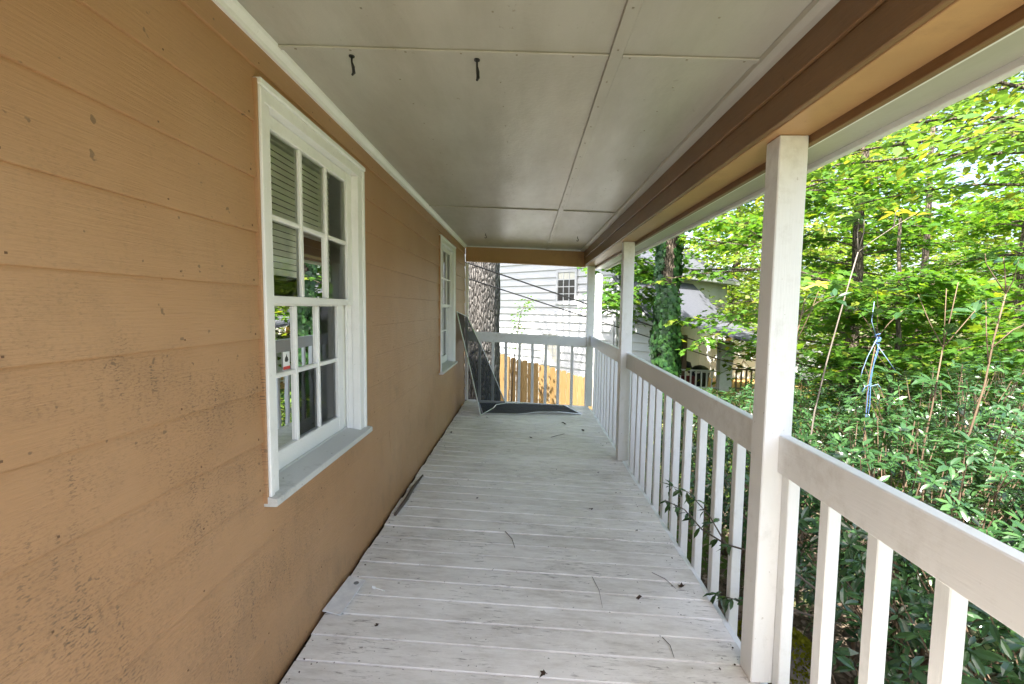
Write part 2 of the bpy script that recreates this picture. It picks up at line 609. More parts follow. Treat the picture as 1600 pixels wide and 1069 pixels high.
def at(pts, t):
    x = t * (len(pts) - 1)
    i = min(int(x), len(pts) - 2)
    return pts[i].lerp(pts[i + 1], x - i), (pts[i + 1] - pts[i]).normalized()


SL = 0.0397          # the porch floor falls outwards
SLC = 0.032
W0 = 1.872           # inner face of the posts
DEND = 6.95
CEIL = 2.357


def gz(x, y):
    z = -0.90 - 0.12 * max(0.0, y - 4.0) - 0.02 * max(0.0, x - 3.0)
    if y > 15:
        z += 0.11 * (y - 15)
    if x > 12:
        z += 0.06 * (x - 12)
    return max(z, -2.9)


# ------------------------------------------------------------------ ground
g = MB()
xs = [-60, -30, -15, -8, -4, 0, 1, 2, 2.5, 3, 3.5, 4, 5, 6, 8, 10, 13, 17, 22, 30, 45, 70, 110]
ys = [-60, -30, -12, -5, -2, 0, 1, 2, 2.5, 3, 3.5, 4, 5, 6, 7, 8, 9, 10, 11, 12, 14, 16, 19, 23, 28, 36, 50, 80, 130]
vs = [(x, y, gz(x, y) + rng.normal(0, 0.03)) for y in ys for x in xs]
nx = len(xs)
fs = [(j * nx + i, j * nx + i + 1, (j + 1) * nx + i + 1, (j + 1) * nx + i) for j in range(len(ys) - 1) for i in range(nx - 1)]
g.add(vs, fs)
tag(g.build('ground', MAT['ground'], None, True), 'leaf strewn ground falling away beyond the porch', kind='structure')

# ------------------------------------------------------------------ the house
house = empty('house', (0, 2.5, 0), 'tan lap sided house wall with two white sash windows along the porch', 'house')
lines = [-0.03, 0.19, 0.375, 0.56, 0.745, 0.93, 1.115, 1.302, 1.488, 1.672, 1.858, 2.046, 2.232, 2.42]
Y0W, Y1W = -4.0, 6.965
WINS = [(1.587, 2.585), (4.907, 5.905)]
WZ0, WZ1 = 0.69, 2.19


def siding_piece(y0, y1, z0, z1, zb, zt):
    def th(z):
        return 0.0135 - 0.010 * (z - zb) / (zt - zb)
    m_ = MB()
    b = 0.0012 if z0 == zb else 0.0
    m_.prism([(-0.02, z0), (th(z0) - b, z0), (th(z0), z0 + b + 0.0005), (th(z1), z1), (-0.02, z1)], 1, y0, y1)
    # prism pairs are (x, z) round y
    return m_


for i in range(len(lines) - 1):
    zb, zt = lines[i], lines[i + 1]
    segs = []
    cuts = [Y0W, WINS[0][0], WINS[0][1], WINS[1][0], WINS[1][1], Y1W]
    if zt <= WZ0 or zb >= WZ1:
        joint = random.choice([2.9, 3.4, 3.9, 3.1])
        segs = [(Y0W, joint - .0015, zb, zt), (joint + .0015, Y1W, zb, zt)]
    else:
        for k in (0, 2, 4):
            segs.append((cuts[k], cuts[k + 1], zb, zt))
        for k in (1, 3):
            if zb < WZ0:
                segs.append((cuts[k], cuts[k + 1], zb, WZ0))
            if zt > WZ1:
                segs.append((cuts[k], cuts[k + 1], WZ1, zt))
    for (a, b, c, d) in segs:
        siding_piece(a, b, c, d, zb, zt - 0.005 if d == zt else zt).build('siding_board', MAT['siding'], house)


def make_window(y0, house):
    """casing as the part; sashes, muntins, panes, sill, jambs as sub-parts"""
    def Y(v):
        return y0 + v - 1.587
    c = MB()
    for a, b in ((1.587, 1.652), (2.50, 2.585)):
        c.box(-0.02, 0.022, Y(a), Y(b), 0.718, 2.126, 0.003)
        c.box(0.0, 0.030, Y(a - .003 if a < 2 else b - .022), Y(a + .022 if a < 2 else b + .003), 0.7205, 2.171, 0.003)
    c.box(-0.02, 0.0235, Y(1.586), Y(2.586), 2.1265, 2.1715, 0.002)
    c.box(0.0, 0.0345, Y(1.580), Y(2.592), 2.172, 2.196, 0.004)
    win = c.build('window', MAT['white'], house)
    MB().box(-0.02, 0.0215, Y(1.574), Y(1.5835), 0.70, 2.19, 0.002).build('caulk_strip', MAT['siding'], win)
    j = MB()
    j.box(-0.20, -0.0205, Y(1.630), Y(1.6515), 0.70, 2.126)
    j.box(-0.20, -0.0205, Y(2.5005), Y(2.522), 0.70, 2.126)
    j.box(-0.20, -0.0205, Y(1.630), Y(2.522), 2.1265, 2.15)
    for a in (1.6515, 2.488):
        j.box(-0.052, -0.043, Y(a), Y(a + .0125), 0.72, 1.424)
    j.build('jamb', MAT['white'], win)
    s = MB()
    s.prism([(-0.20, 0.690), (0.052, 0.690), (0.056, 0.694), (0.056, 0.716), (0.052, 0.7195), (-0.052, 0.737), (-0.056, 0.745), (-0.20, 0.745)], 1, Y(1.575), Y(2.597))
    s.build('sill', MAT['sill'], win)
    # (plane, glass y0,y1, z0,z1, stile left/right outer, top outer, bottom outer, mid)
    for (nm, xc, ya, yb, za, zb, oa, ob, ta, tb, mid) in (
            ('upper_sash', -0.030, 1.705, 2.44, 1.457, 2.075, 1.653, 2.499, 1.425, 2.125, 1.755),
            ('lower_sash', -0.070, 1.745, 2.39, 0.826, 1.418, 1.653, 2.453, 0.746, 1.452, 1.134)):
        q = MB()
        h = 0.017
        if nm == 'lower_sash':
            oa, ob = 1.690, 2.453
        q.box(xc - h, xc + h, Y(oa), Y(ya), ta, tb, 0.003)
        q.box(xc - h, xc + h, Y(yb), Y(ob), ta, tb, 0.003)
        q.box(xc - h + .001, xc + h - .001, Y(ya), Y(yb), ta, za, 0.003)
        q.box(xc - h + .001, xc + h - .001, Y(ya), Y(yb), zb, tb, 0.003)
        q.build('sash', MAT['white'], win)
        if nm == 'lower_sash':
            MB().box(-0.09, -0.06, Y(1.6515), Y(1.689), 0.746, 1.46).build('parting_strip', MAT['blind'], win)
            MB().box(-0.09, -0.06, Y(2.454), Y(2.5), 0.746, 1.46).build('parting_strip', MAT['blind'], win)
        wy = (yb - ya) / 3
        for k in (1, 2):
            MB().box(xc - .012, xc + .014, Y(ya + wy * k - .011), Y(ya + wy * k + .011), za, zb, 0.004).build('muntin', MAT['white'], win)
        for k in range(3):
            a = ya + wy * k + (0.011 if k else 0)
            b = ya + wy * (k + 1) - (0.011 if k < 2 else 0)
            MB().box(xc - .0115, xc + .0135, Y(a), Y(b), mid - .010, mid + .010, 0.004).build('muntin', MAT['white'], win)
            for (c0, c1) in ((za, mid - .010), (mid + .010, zb)):
                t = random.uniform(-.0015, .0015)
                MB().add([(xc + t, Y(a), c0), (xc - t, Y(b), c0), (xc - t, Y(b), c1), (xc + t, Y(a), c1)], [(0, 1, 2, 3)]).build('pane', MAT['glass'], win)
    return win


nl = MB()
for z in lines[1:-1]:
    for k in range(19):
        y = .4 + k * .4 + rng.normal(0, .03)
        if any(a - .02 < y < b + .02 and WZ0 < z < WZ1 for a, b in WINS) or y > 6.9:
            continue
        nl.box(.011, .0136, y - .0022, y + .0022, z + .018, z + .0225)
for (a, b) in WINS:
    for z in lines[4:-2]:
        for y in (a - .045, b + .045):
            nl.box(.011, .0138, y - .0028, y + .0028, z + .015, z + .022)
nl.build('nails', plain('rusty_nail', (0.14, 0.075, 0.04), 0.7), house)['kind'] = 'stuff'

for (a, b) in WINS:
    make_window(a, house)
# the dim room behind the windows
rm = MB()
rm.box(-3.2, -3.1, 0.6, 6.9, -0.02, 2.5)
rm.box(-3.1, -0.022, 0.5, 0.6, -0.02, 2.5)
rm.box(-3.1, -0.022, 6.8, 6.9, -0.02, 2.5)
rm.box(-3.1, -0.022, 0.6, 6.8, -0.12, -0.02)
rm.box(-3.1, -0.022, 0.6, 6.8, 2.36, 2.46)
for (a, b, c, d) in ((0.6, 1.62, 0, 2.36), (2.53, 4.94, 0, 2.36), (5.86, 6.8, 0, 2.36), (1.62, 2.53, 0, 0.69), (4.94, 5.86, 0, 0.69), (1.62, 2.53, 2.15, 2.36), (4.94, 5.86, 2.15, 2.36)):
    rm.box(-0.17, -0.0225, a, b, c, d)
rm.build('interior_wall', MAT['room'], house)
# roof over the porch and the rooms (above the picture)
rf = MB()
rf.prism([(2.24, 2.42), (2.24, 2.50), (-3.6, 4.75), (-9.5, 2.50), (-9.5, 2.42), (-3.6, 4.60)], 1, 0.0, 7.35)
rf.prism([(0.35, 3.26), (-3.6, 4.75), (-9.5, 2.50), (-9.5, 2.42), (-3.6, 4.60), (0.35, 3.14)], 1, -4.3, -0.005)
rf.build('roof', MAT['shingle'], house)
rb = MB()
rb.box(-9.0, -3.3, -4.0, 6.96, -1.2, 2.45)
rb.box(-3.3, -0.03, -4.0, 0.45, -1.2, 2.45)
rb.box(-3.3, -0.03, 0.45, 6.90, -1.2, -0.13)
rb.box(-3.3, -0.03, 6.905, 6.96, -0.13, 2.45)
rb.build('outer_wall', MAT['siding'], house)
MB().prism([(-9.0, 2.45), (-0.05, 2.45), (-0.05, 3.2), (-3.6, 4.55), (-9.0, 2.5)], 1, 6.90, 6.955).build('gable', MAT['siding'], house)
ct = MB()
ct.box(0.018, 0.060, 6.93, 6.995, 0.0, 2.10, 0.003)
ct.build('corner_trim', MAT['white'], house)

# blind in the near window
bl = empty('window_blind', (-0.12, 2.08, 2.1), 'half raised cream slatted blind behind the near window glass', 'blind')
for k in range(19):
    z = 2.075 - k * 0.0265
    MB().prism([(-0.102, z), (-0.100, z + .002), (-0.093, z - .021), (-0.095, z - .023)], 1, 1.672, 2.40).build('slat', MAT['blind'], bl)
MB().box(-0.108, -0.090, 1.665, 2.40, 1.545, 1.572, .003).build('bottom_rail', MAT['blind'], bl)
MB().box(-0.112, -0.0885, 1.66, 2.41, 2.085, 2.124, .003).build('head_rail', MAT['blind'], bl)
MB().tube([(-0.0895, 1.74, 2.08), (-0.0905, 1.742, 1.30)], 0.0018, 5).build('pull_cord', MAT['blind'], bl)

# sticker on the glass of the lower sash
st = empty('window_sticker', (-0.068, 1.90, 1.19), 'small white and red sticker with black mark on lower window pane', 'sticker')
MB().box(-0.0675, -0.0665, 1.862, 1.915, 1.150, 1.225).build('card', MAT['paper'], st)
MB().box(-0.0664, -0.0659, 1.862, 1.915, 1.150, 1.163).build('red_band', MAT['red'], st)
fl = MB()
fl.prism([(1.880, 1.182), (1.897, 1.182), (1.903, 1.190), (1.898, 1.201), (1.893, 1.204), (1.891, 1.216), (1.886, 1.206), (1.878, 1.200), (1.875, 1.189)], 0, -0.0664, -0.0659)
fl.build('black_mark', MAT['black'], st)

# small latch hardware at the window head and sill pegs
lt = MB()
lt.box(-0.0125, -0.004, 2.505, 2.520, 2.045, 2.085, .002)
# (belongs to the window frame)
lt.build('latch', MAT['alu'], house)

# ------------------------------------------------------------------ porch floor
floor = empty('porch_floor', (0, 0, 0), 'worn white painted porch floor boards running across to the wall', kind='structure')
PB = 0.1435
yb0 = 1.85 - 17 * PB
k = 0
y = yb0
while y < DEND + 0.02:
    dz = rng.normal(0, 0.0012)
    y1 = min(y + PB - 0.0035, DEND + 0.05)
    MB().box(0.030 + rng.uniform(0, .012), 1.918 + rng.uniform(-.004, .008), y, y1, -0.036 + dz, dz, 0.0045, SL).build('deck_board', MAT['deck'], floor)
    y += PB
rj = MB()
rj.box(0.03, 1.90, yb0, DEND + 0.03, -0.28, -0.05, 0, SL)
rj.build('joist_frame', MAT['greywood'], floor)

# ------------------------------------------------------------------ porch ceiling and beams
ceil_ = empty('porch_ceiling', (0, 0, CEIL), 'white painted panel ceiling of the porch with thin joint battens', kind='structure')
YS = [0.02, 1.692, 4.245, DEND]
for i in range(3):
    for (a, b) in ((0.0, 1.236), (1.262, 1.80)):
        MB().box(a + .001, b - .001, YS[i] + .0015, YS[i + 1] - .0015, CEIL, CEIL + 0.012, 0.001, SLC).build('ceiling_panel', MAT['ceiling'], ceil_)
for Yc in YS[1:3]:
    for (a, b) in ((0.03, 1.225), (1.273, 1.77)):
        MB().box(a, b, Yc - .013, Yc + .013, CEIL - .008, CEIL - .0005, 0.002, SLC).build('joint_strip', MAT['ceiling'], ceil_)
MB().box(1.226, 1.272, 0.02, DEND, CEIL - .010, CEIL - .0005, 0.002, SLC).build('batten', MAT['ceiling'], ceil_)
cm = MB()
cm.prism([(0.005, CEIL - .045), (0.022, CEIL - .045), (0.026, CEIL - .030), (0.040, CEIL - .014), (0.044, CEIL - .003), (0.005, CEIL - .002)], 1, 0.02, DEND)
cm.build('crown_moulding', MAT['white'], ceil_)
zc = CEIL - SLC * 1.79
tm = MB()
tm.prism([(1.745, zc - .001), (1.750, zc - .016), (1.775, zc - .022), (1.798, zc - .024), (1.798, zc - .003)], 1, 0.02, DEND)
tm.build('edge_moulding', MAT['ceiling'], ceil_)

nd = MB()
for Yc in YS[1:3]:
    for k in range(9):
        x = .10 + k * .2
        if abs(x - 1.25) > .03 and x < 1.75:
            nd.box(x - .0035, x + .0035, Yc - .0035, Yc + .0035, CEIL - .0095, CEIL - .0075, 0, SLC)
for k in range(26):
    y = 1.2 + k * .22
    nd.box(1.245, 1.252, y - .0035, y + .0035, CEIL - .0115, CEIL - .0095, 0, SLC)
    for x in (.42, .83, 1.52):
        nd.box(x - .003, x + .003, y + .05 - .003, y + .05 + .003, CEIL - .0012, CEIL + .001, 0, SLC)
nd.build('nail_dimples', plain('stained_nail_dimple', (0.27, 0.24, 0.18), 0.7), ceil_)['kind'] = 'stuff'

beam = empty('porch_beam', (1.9, 0, 2.07), 'tan painted porch beam over the white posts with pale soffit', kind='structure')
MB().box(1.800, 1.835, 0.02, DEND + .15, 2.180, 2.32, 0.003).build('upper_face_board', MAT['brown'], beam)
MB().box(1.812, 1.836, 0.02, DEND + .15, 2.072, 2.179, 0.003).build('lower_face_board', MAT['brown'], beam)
MB().box(1.8365, 1.984, 0.02, DEND + .15, 2.070, 2.11, 0.002).build('underside_board', MAT['beam'], beam)
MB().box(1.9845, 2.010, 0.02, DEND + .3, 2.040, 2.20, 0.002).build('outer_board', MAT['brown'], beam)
MB().box(2.0105, 2.030, 0.02, DEND + .3, 2.046, 2.075, 0.004).build('soffit_moulding', MAT['white'], beam)
MB().box(2.0305, 2.165, 0.02, DEND + .3, 2.056, 2.078, 0.002).build('soffit', MAT['ceiling'], beam)
MB().box(2.1655, 2.195, 0.02, DEND + .3, 2.034, 2.22, 0.003).build('fascia', MAT['white'], beam)
fg = MB()
fg.prism([(2.1955, 2.225), (2.1955, 2.12), (2.225, 2.105), (2.275, 2.12), (2.29, 2.20), (2.30, 2.235), (2.29, 2.24)], 1, 0.0, DEND + .35)
fg.build('gutter', MAT['white'], beam)

eb = empty('end_beam', (0.9, DEND, 2.15), 'tan painted beam across the far end of the porch', kind='structure')
ES = 0.040
MB().box(0.02, 1.83, DEND - .02, DEND + .03, 2.150, CEIL - .004, 0.002, ES).build('face_board', MAT['beam'], eb)
MB().box(0.02, 1.83, DEND - .032, DEND + .042, 2.122, 2.149, 0.004, ES).build('lower_trim', MAT['beam'], eb)
MB().box(0.0, 1.80, DEND - .036, DEND - .0205, CEIL - .020, CEIL - .002, 0.003, SLC).build('ceiling_trim', MAT['white'], eb)
MB().box(0.02, 1.83, DEND + .031, DEND + .20, 2.16, 2.20, 0, ES).build('backing', MAT['beam'], eb)

# ------------------------------------------------------------------ posts and railings
PW = 0.106
for (yy, lab, lean) in ((1.756, 'nearest white porch post, the widest in view, above the railing branch', 0),
                        (4.44, 'middle white porch post between the two railing bays', 0),
                        (DEND + .0, 'far corner white porch post where the two railings meet', 0),
                        ):
    p = empty('porch_post', (W0, yy, -SL * W0), lab, 'post', 'white porch posts')
    MB().box(W0, W0 + PW, yy, yy + .097, -SL * W0 + .001, 2.069, 0.004).build('shaft', MAT['post'], p)
    for (dx, z) in ((.06, 2.02), (.035, .95)):
        MB().tube([(W0 + dx, yy - .0025, z), (W0 + dx, yy + .002, z)], .004, 8).build('nail_head', MAT['post'], p)

RX = 1.930
bal_mesh = MB().box(-.0225, .0225, -.0225, .0225, 0, 1.0, 0.003).mesh('baluster', MAT['post'])


def railing(y0, y1, z0, z1, label, ys, cut0=True):
    r = empty('porch_railing', (RX, (y0 + y1) / 2, -0.08), label, 'railing', 'white porch railings')
    vs = []
    t = MB()
    h = .147
    bm = MB().box(0, .044, 0, 1, 0, 1, 0)
    pts = []
    for (yy, zz) in ((y0, z0), (y1, z1)):
        pts.append((yy, zz))
    c = 0.004
    poly = [(RX, -h + c), (RX + c, -h), (RX + .044 - c, -h), (RX + .044, -h + c), (RX + .044, -c), (RX + .044 - c, 0), (RX + c, 0), (RX, -c)]
    V = [(x, y0, z0 + z) for x, z in poly] + [(x, y1, z1 + z) for x, z in poly]
    n = len(poly)
    t.add(V, [tuple(range(n)), tuple(range(2 * n - 1, n - 1, -1))] + [(i, i + n, (i + 1) % n + n, (i + 1) % n) for i in range(n)])
    t.build('top_rail', MAT['rail'], r)
    o = origin(r)
    for yy in ys:
        zt = z0 + (z1 - z0) * (yy - y0) / (y1 - y0) - .03
        zbm = -SL * 1.97 - .17
        b = link('baluster', bal_mesh, r)
        bx = 1.998 + rng.normal(0, .002)
        if abs(yy - 1.728) < .001:      # the piece nailed under the rail against the post
            bx, zt = 1.9745, zt - .125
        b.location = Vector((bx, yy, zbm)) - o
        b.scale = (1, 1, zt - zbm)
        b.rotation_euler = (rng.normal(0, .003), rng.normal(0, .004), rng.normal(0, .03))
    rim = MB()
    rim.box(1.925, 1.974, y0 - .05, y1 + .05, -.25, -.046, 0, SL)
    rim.build('rim_board', MAT['post'], r)
    return r


railing(-1.4, 1.754, .905, .944, 'nearest porch railing bay at the right edge, running beside the shrubs', [1.728, 1.54, 1.32, 1.095, .87, .65, .43, .21, -.01, -.23, -.45, -.67, -.9, -1.1])
railing(1.855, 4.438, .952, 1.000, 'middle porch railing bay with a leafy branch poking through', [2.21, 2.435, 2.685, 2.92, 3.135, 3.325, 3.55, 3.775, 3.99, 4.2, 4.385])
railing(4.54, DEND - .002, 1.002, 1.012, 'farther porch railing bay between middle and corner posts', [4.62, 4.83, 5.05, 5.27, 5.49, 5.71, 5.93, 6.15, 6.37, 6.6, 6.82])

er = empty('porch_railing', (0.97, DEND, -.04), 'end railing across the far end of the porch behind the screens', 'railing', 'white porch railings')
MB().box(0.061, 1.871, DEND + .005, DEND + .043, .915, 1.063, .004, .0385).build('top_rail', MAT['post'], er)
o_ = origin(er)
for bx in (.232, .441, .643, .850, 1.058, 1.259, 1.456, 1.667):
    b = link('baluster', bal_mesh, er)
    b.location = Vector((bx, DEND + .068, -SL * bx - .15)) - o_
    b.scale = (.95, .95, 1.14)
    b.rotation_euler = (0, rng.normal(0, .004), 0)
MB().box(0.03, 1.92, DEND + .052, DEND + .09, -.26, -.045, 0, SL).build('rim_board', MAT['post'], er)

# ------------------------------------------------------------------ hooks on the ceiling
for (hx, hy, s, lab) in ((.285, 1.745, 1.0, 'left black plant hook hanging near the front ceiling seam'),
                         (.752, 1.745, 1.08, 'right black plant hook hanging near the front ceiling seam'),
                         (.426, 5.75, .9, 'small rusty hook in the far ceiling near the end beam, wall side'),
                         (1.565, 5.70, .9, 'small thin hook in the far ceiling nearer the outer beam')):
    z = CEIL - SLC * hx
    h = empty('ceiling_hook', (hx, hy, z), lab, 'hook', 'hooks in the porch ceiling')
    t = MB()
    r0 = .0062 * s if hy < 3 else .004
    if hy < 3:
        t.tube([(hx, hy, z - .001), (hx, hy, z - .022 * s), (hx + .002, hy + .008, z - .036 * s), (hx + .003, hy + .012, z - .055 * s), (hx, hy + .004, z - .066 * s)], [r0 * .55, r0 * .6, r0, r0, r0 * .7], 8)
    else:
        t.tube([(hx, hy, z - .001), (hx, hy, z - .020), (hx + .014, hy, z - .032), (hx + .014, hy, z - .046), (hx, hy, z - .054), (hx - .012, hy, z - .046)], r0, 6)
    t.build('shank', MAT['black'], h, True)
    MB().tube([(hx, hy, z + .0005), (hx, hy, z - .004)], r0 * 1.7, 10).build('rosette', MAT['black'], h)

# ------------------------------------------------------------------ window screens
def ribbon_frame(corners, hw, th, extra=None):
    """thin frame bars along consecutive points"""
    m_ = MB()
    n = len(corners)
    for i in range(n):
        m_.tube([corners[i], corners[(i + 1) % n]], hw, 4)
    return m_


def screen(name, label, pts, base):
    s = empty(name, base, label, 'window screen', 'loose window screens at the porch end')
    P = [Vector(p) for p in pts]
    c = sum(P, Vector()) / len(P)
    mm = MB()
    mm.add([tuple(q) for q in P] + [tuple(c)], [(len(P), i, (i + 1) % len(P)) for i in range(len(P))])
    mm.build('mesh_panel', MAT['mesh'], s)
    ribbon_frame(P, .008, .008).build('frame', MAT['alu'], s)
    return s


def fz(x):
    return -SL * x


screen('window_screen', 'dark window screen leaning against the wall with bent bottom frame',
       [(.360, 5.96, fz(.36) + .008), (.50, 6.33, fz(.5) + .03), (.53, 6.55, fz(.53) + .035), (.655, 6.80, fz(.65) + .008), (.36, 6.84, .66), (.055, 6.86, 1.285), (.022, 6.04, 1.365), (.21, 6.0, .62)], (.36, 6.4, 0))
screen('window_screen', 'dark window screen lying flat on the porch boards at the far end',
       [(.38, 6.05, fz(.38) + .012), (.85, 6.13, fz(.85) + .010), (1.15, 6.24, fz(1.15) + .034), (1.42, 6.28, fz(1.42) + .040), (1.745, 6.36, fz(1.74) + .010), (1.55, 6.90, fz(1.55) + .010), (1.0, 6.87, fz(1.0) + .012), (.26, 6.72, fz(.26) + .010)], (1.0, 6.5, -.04))

# ------------------------------------------------------------------ debris on the porch
def floor_pt(x, y, z=.002):
    return (x, y, -SL * x + z)


fp = empty('metal_plate', floor_pt(.15, 2.1), 'pale flat metal plate lying by the wall on the near boards', 'plate')
pl_ = MB()
for dz in (0.0045, 0.0025):
    pass
pts = [(.040, 2.262), (.135, 2.236), (.115, 1.965), (.022, 1.985)]
pl_.add([floor_pt(a, b, .012) for a, b in pts] + [floor_pt(a, b, .008) for a, b in pts], [(0, 1, 2, 3), (7, 6, 5, 4), (0, 4, 5, 1), (1, 5, 6, 2), (2, 6, 7, 3), (3, 7, 4, 0)])
pl_.build('sheet', plain('galvanised_plate', (0.74, 0.77, 0.82), 0.4, 0.4, 0.1, 20, 0.35), fp)
MB().tube([floor_pt(.098, 2.205, .0115), floor_pt(.098, 2.205, .0145)], .013, 12).build('rivet', plain('dull_rivet', (0.22, 0.22, 0.22), 0.6), fp)
bo = empty('bolt', floor_pt(.205, 2.185), 'small white painted bolt on the seam beside the metal plate', 'bolt')
MB().tube([floor_pt(.187, 2.191, .007), floor_pt(.200, 2.188, .007)], .007, 8).build('head', MAT['post'], bo)
MB().tube([floor_pt(.200, 2.188, .006), floor_pt(.255, 2.172, .005)], .003, 7).build('shank', MAT['post'], bo)

sk = MB()
sk.tube([floor_pt(.075, 2.98, .010), floor_pt(.085, 3.2, .012), floor_pt(.080, 3.45, .011), floor_pt(.095, 3.72, .010)], [.010, .014, .012, .007], 7)
tag(sk.build('stick', MAT['bark_twig'], None, True), 'thick dark stick lying along the base of the wall', 'stick')

mapl = t_maple()
dead_meshes = []
for q in range(3):
    tv, tf = (t_maple(), t_oval(.3, .25), t_maple())[q]
    tv = tv.copy()
    tv[:, 2] += 0.35 * np.abs(tv[:, 1]) + 0.15 * np.sin(tv[:, 0] * 5 + q)
    dead_meshes.append(leaf_mesh('dead_leaf', (tv, tf), MAT['leaf_dead']))
dead = [(1.05, 1.72, .045, 'dark curled dead leaf at the bottom edge of the porch boards'),
        (1.565, 2.26, .05, 'dark curled dead leaf flat on the boards near the branch'),
        (1.80, 2.36, .055, 'brown star shaped dead leaf at the deck edge by the balusters'),
        (1.45, 3.26, .045, 'small dead leaf standing on edge mid porch, outer side'),
        (1.63, 4.05, .04, 'small dark dead leaf near the middle post base'),
        (1.02, 5.05, .055, 'star shaped dead leaf in the middle of the far boards'),
        (.10, 5.08, .045, 'small dead leaf near the wall before the leaning screen'),
        (1.42, 5.78, .085, 'largest dead leaf in front of the flat screen'),
        (1.66, 5.52, .06, 'curled dead leaf beside the farther railing bay'),
        (.44, 5.86, .04, 'tiny dead leaf in front of the leaning screen corner'),
        (.06, 4.75, .05, 'dead leaf caught in the gap at the wall base'),
        (.60, 3.35, .03, 'tiny dark leaf fragment mid boards towards the wall'),
        (1.72, 2.98, .03, 'tiny leaf fragment close to the balusters beyond the branch'),
        (.79, 2.42, .022, 'tiny dark leaf crumb on the near middle boards'),
        (.30, 1.93, .03, 'small dark leaf crumb near the metal plate')]
for i, (x, y, s, lab) in enumerate(dead):
    o = link('dead_leaf', dead_meshes[i % 3], None, floor_pt(x, y, .006))
    s *= .8
    o.scale = (s, s, s)
    o.rotation_euler = (random.uniform(-.3, .3), random.uniform(-.3, .3), random.uniform(0, 6.28))
    tag(o, lab, 'dead leaf', 'dead leaves on the porch boards')
twigs = [((.83, 2.86), (.90, 2.66), .0025, 'short straight dark twig in the middle of the near boards'),
         ((1.25, 5.12), (1.42, 5.30), .003, 'curved twig on the far boards near the outer side'),
         ((1.33, 2.42), (1.345, 2.16), .0013, 'thin pale twig on the boards left of the curled leaf'),
         ((1.68, 2.50), (1.77, 2.36), .0016, 'short twig beside the star shaped leaf at the edge'),
         ((1.585, 1.98), (1.60, 1.86), .0015, 'thin twig near the foot of the nearest post')]
for (a, b, r, lab) in twigs:
    mx, my = (a[0] + b[0]) / 2 + .012, (a[1] + b[1]) / 2 + .01
    tag(MB().tube([floor_pt(*a, r + .002), floor_pt(mx, my, r + .004), floor_pt(*b, r + .002)], [r, r, r * .7], 6).build('twig', MAT['bark_twig'], None, True), lab, 'twig', 'twigs on the porch boards')

LD = Leaves()
for q in range(420):
    r_ = random.random()
    y = random.uniform(1.5, 6.9)
    x = .035 + abs(random.gauss(0, .05)) if r_ < .5 else (1.9 - abs(random.gauss(0, .10)) if r_ < .8 else random.uniform(.1, 1.85))
    LD.add(floor_pt(x, y, .003), (random.gauss(0, 1), random.gauss(0, 1), 0), (random.gauss(0, .5), random.gauss(0, .5), 1), random.choice((.005, .006, .007, .009, .012, .016)))
tag(LD.build('debris', t_kite(.3), MAT['leaf_dead'], None), 'dark crumbs of leaf and dirt along the porch wall and deck edge', kind='stuff')

# ------------------------------------------------------------------ neighbour's house
A = math.radians(42)
UX, UY = math.cos(A), -math.sin(A)          # along the wall to the right (and nearer)
VX, VY = math.sin(A), math.cos(A)           # away from us
NX, NY = -VX, -VY                           # out of the wall, towards us
P0 = (2.0775, 14.0)


def nb(s, t, z):
    """s along the wall, t away from us behind the wall plane"""
    return (P0[0] + s * UX + t * VX, P0[1] + s * UY + t * VY, z)


def nbox(m_, s0, s1, t0, t1, z0, z1):
    vs = [nb(s, t, z) for s in (s0, s1) for t in (t0, t1) for z in (z0, z1)]
    return m_.add(vs, [(0, 1, 3, 2), (4, 6, 7, 5), (0, 4, 5, 1), (2, 3, 7, 6), (0, 2, 6, 4), (1, 5, 7, 3)])


def nprism(m_, prof, s0, s1):
    """profile (t, z) swept along s"""
    n = len(prof)
    vs = [nb(s0, t, z) for t, z in prof] + [nb(s1, t, z) for t, z in prof]
    return m_.add(vs, [tuple(range(n)), tuple(range(2 * n - 1, n - 1, -1))] + [(i, i + n, (i + 1) % n + n, (i + 1) % n) for i in range(n)])


nh = empty('neighbour_house', nb(0, 2, -2.6), 'white lap sided two storey house next door beyond the fence', 'house')
COR, LEFT, RIDGE, EAVE = 1.76, -8.0, -3.1, 2.74
zz = -2.9
while zz < 5.6:
    s0, s1 = LEFT, COR
    zt = zz + .23
    if zt > EAVE:
        cut = (zt - EAVE) / 0.62
        s0, s1 = LEFT + cut, COR - cut
    if s1 > s0 + .1:
        nprism(MB(), [(0.05, zz), (-.045, zz), (-.045, zz + .012), (-.006, zt), (0.05, zt)], s0, s1).build('siding_board', MAT['neighbour'], nh)
    zz += .23
zz = -2.9
while zz < 1.9:
    zt = zz + .23
    s1 = 3.02 if zt < 1.1 else 3.02 - (zt - 1.1) / 1.06
    if s1 > COR + .15:
        nprism(MB(), [(0.05, zz - .004), (-.043, zz - .004), (-.043, zz + .008), (-.005, zt - .004), (0.05, zt - .004)], COR + .06, s1).build('siding_board', MAT['neighbour'], nh)
    zz += .23
body = MB()
nbox(body, LEFT + .05, COR - .03, .051, 9, -2.9, EAVE)
nbox(body, COR - .02, 3.0, .051, 1.1, -2.9, 1.1)
body.build('wall', MAT['neighbour'], nh)
cb = MB()
nbox(cb, COR - .03, COR + .055, -.06, .05, -2.9, EAVE + .05)
cb.build('corner_board', MAT['neighbour'], nh)


def roof_slab(s0, z0, s1, z1, t0, t1, th):
    vs = [nb(s, t, z + dz) for (s, z) in ((s0, z0), (s1, z1)) for t in (t0, t1) for dz in (0, th)]
    return MB().add(vs, [(0, 1, 3, 2), (4, 6, 7, 5), (0, 4, 5, 1), (2, 3, 7, 6), (0, 2, 6, 4), (1, 5, 7, 3)])


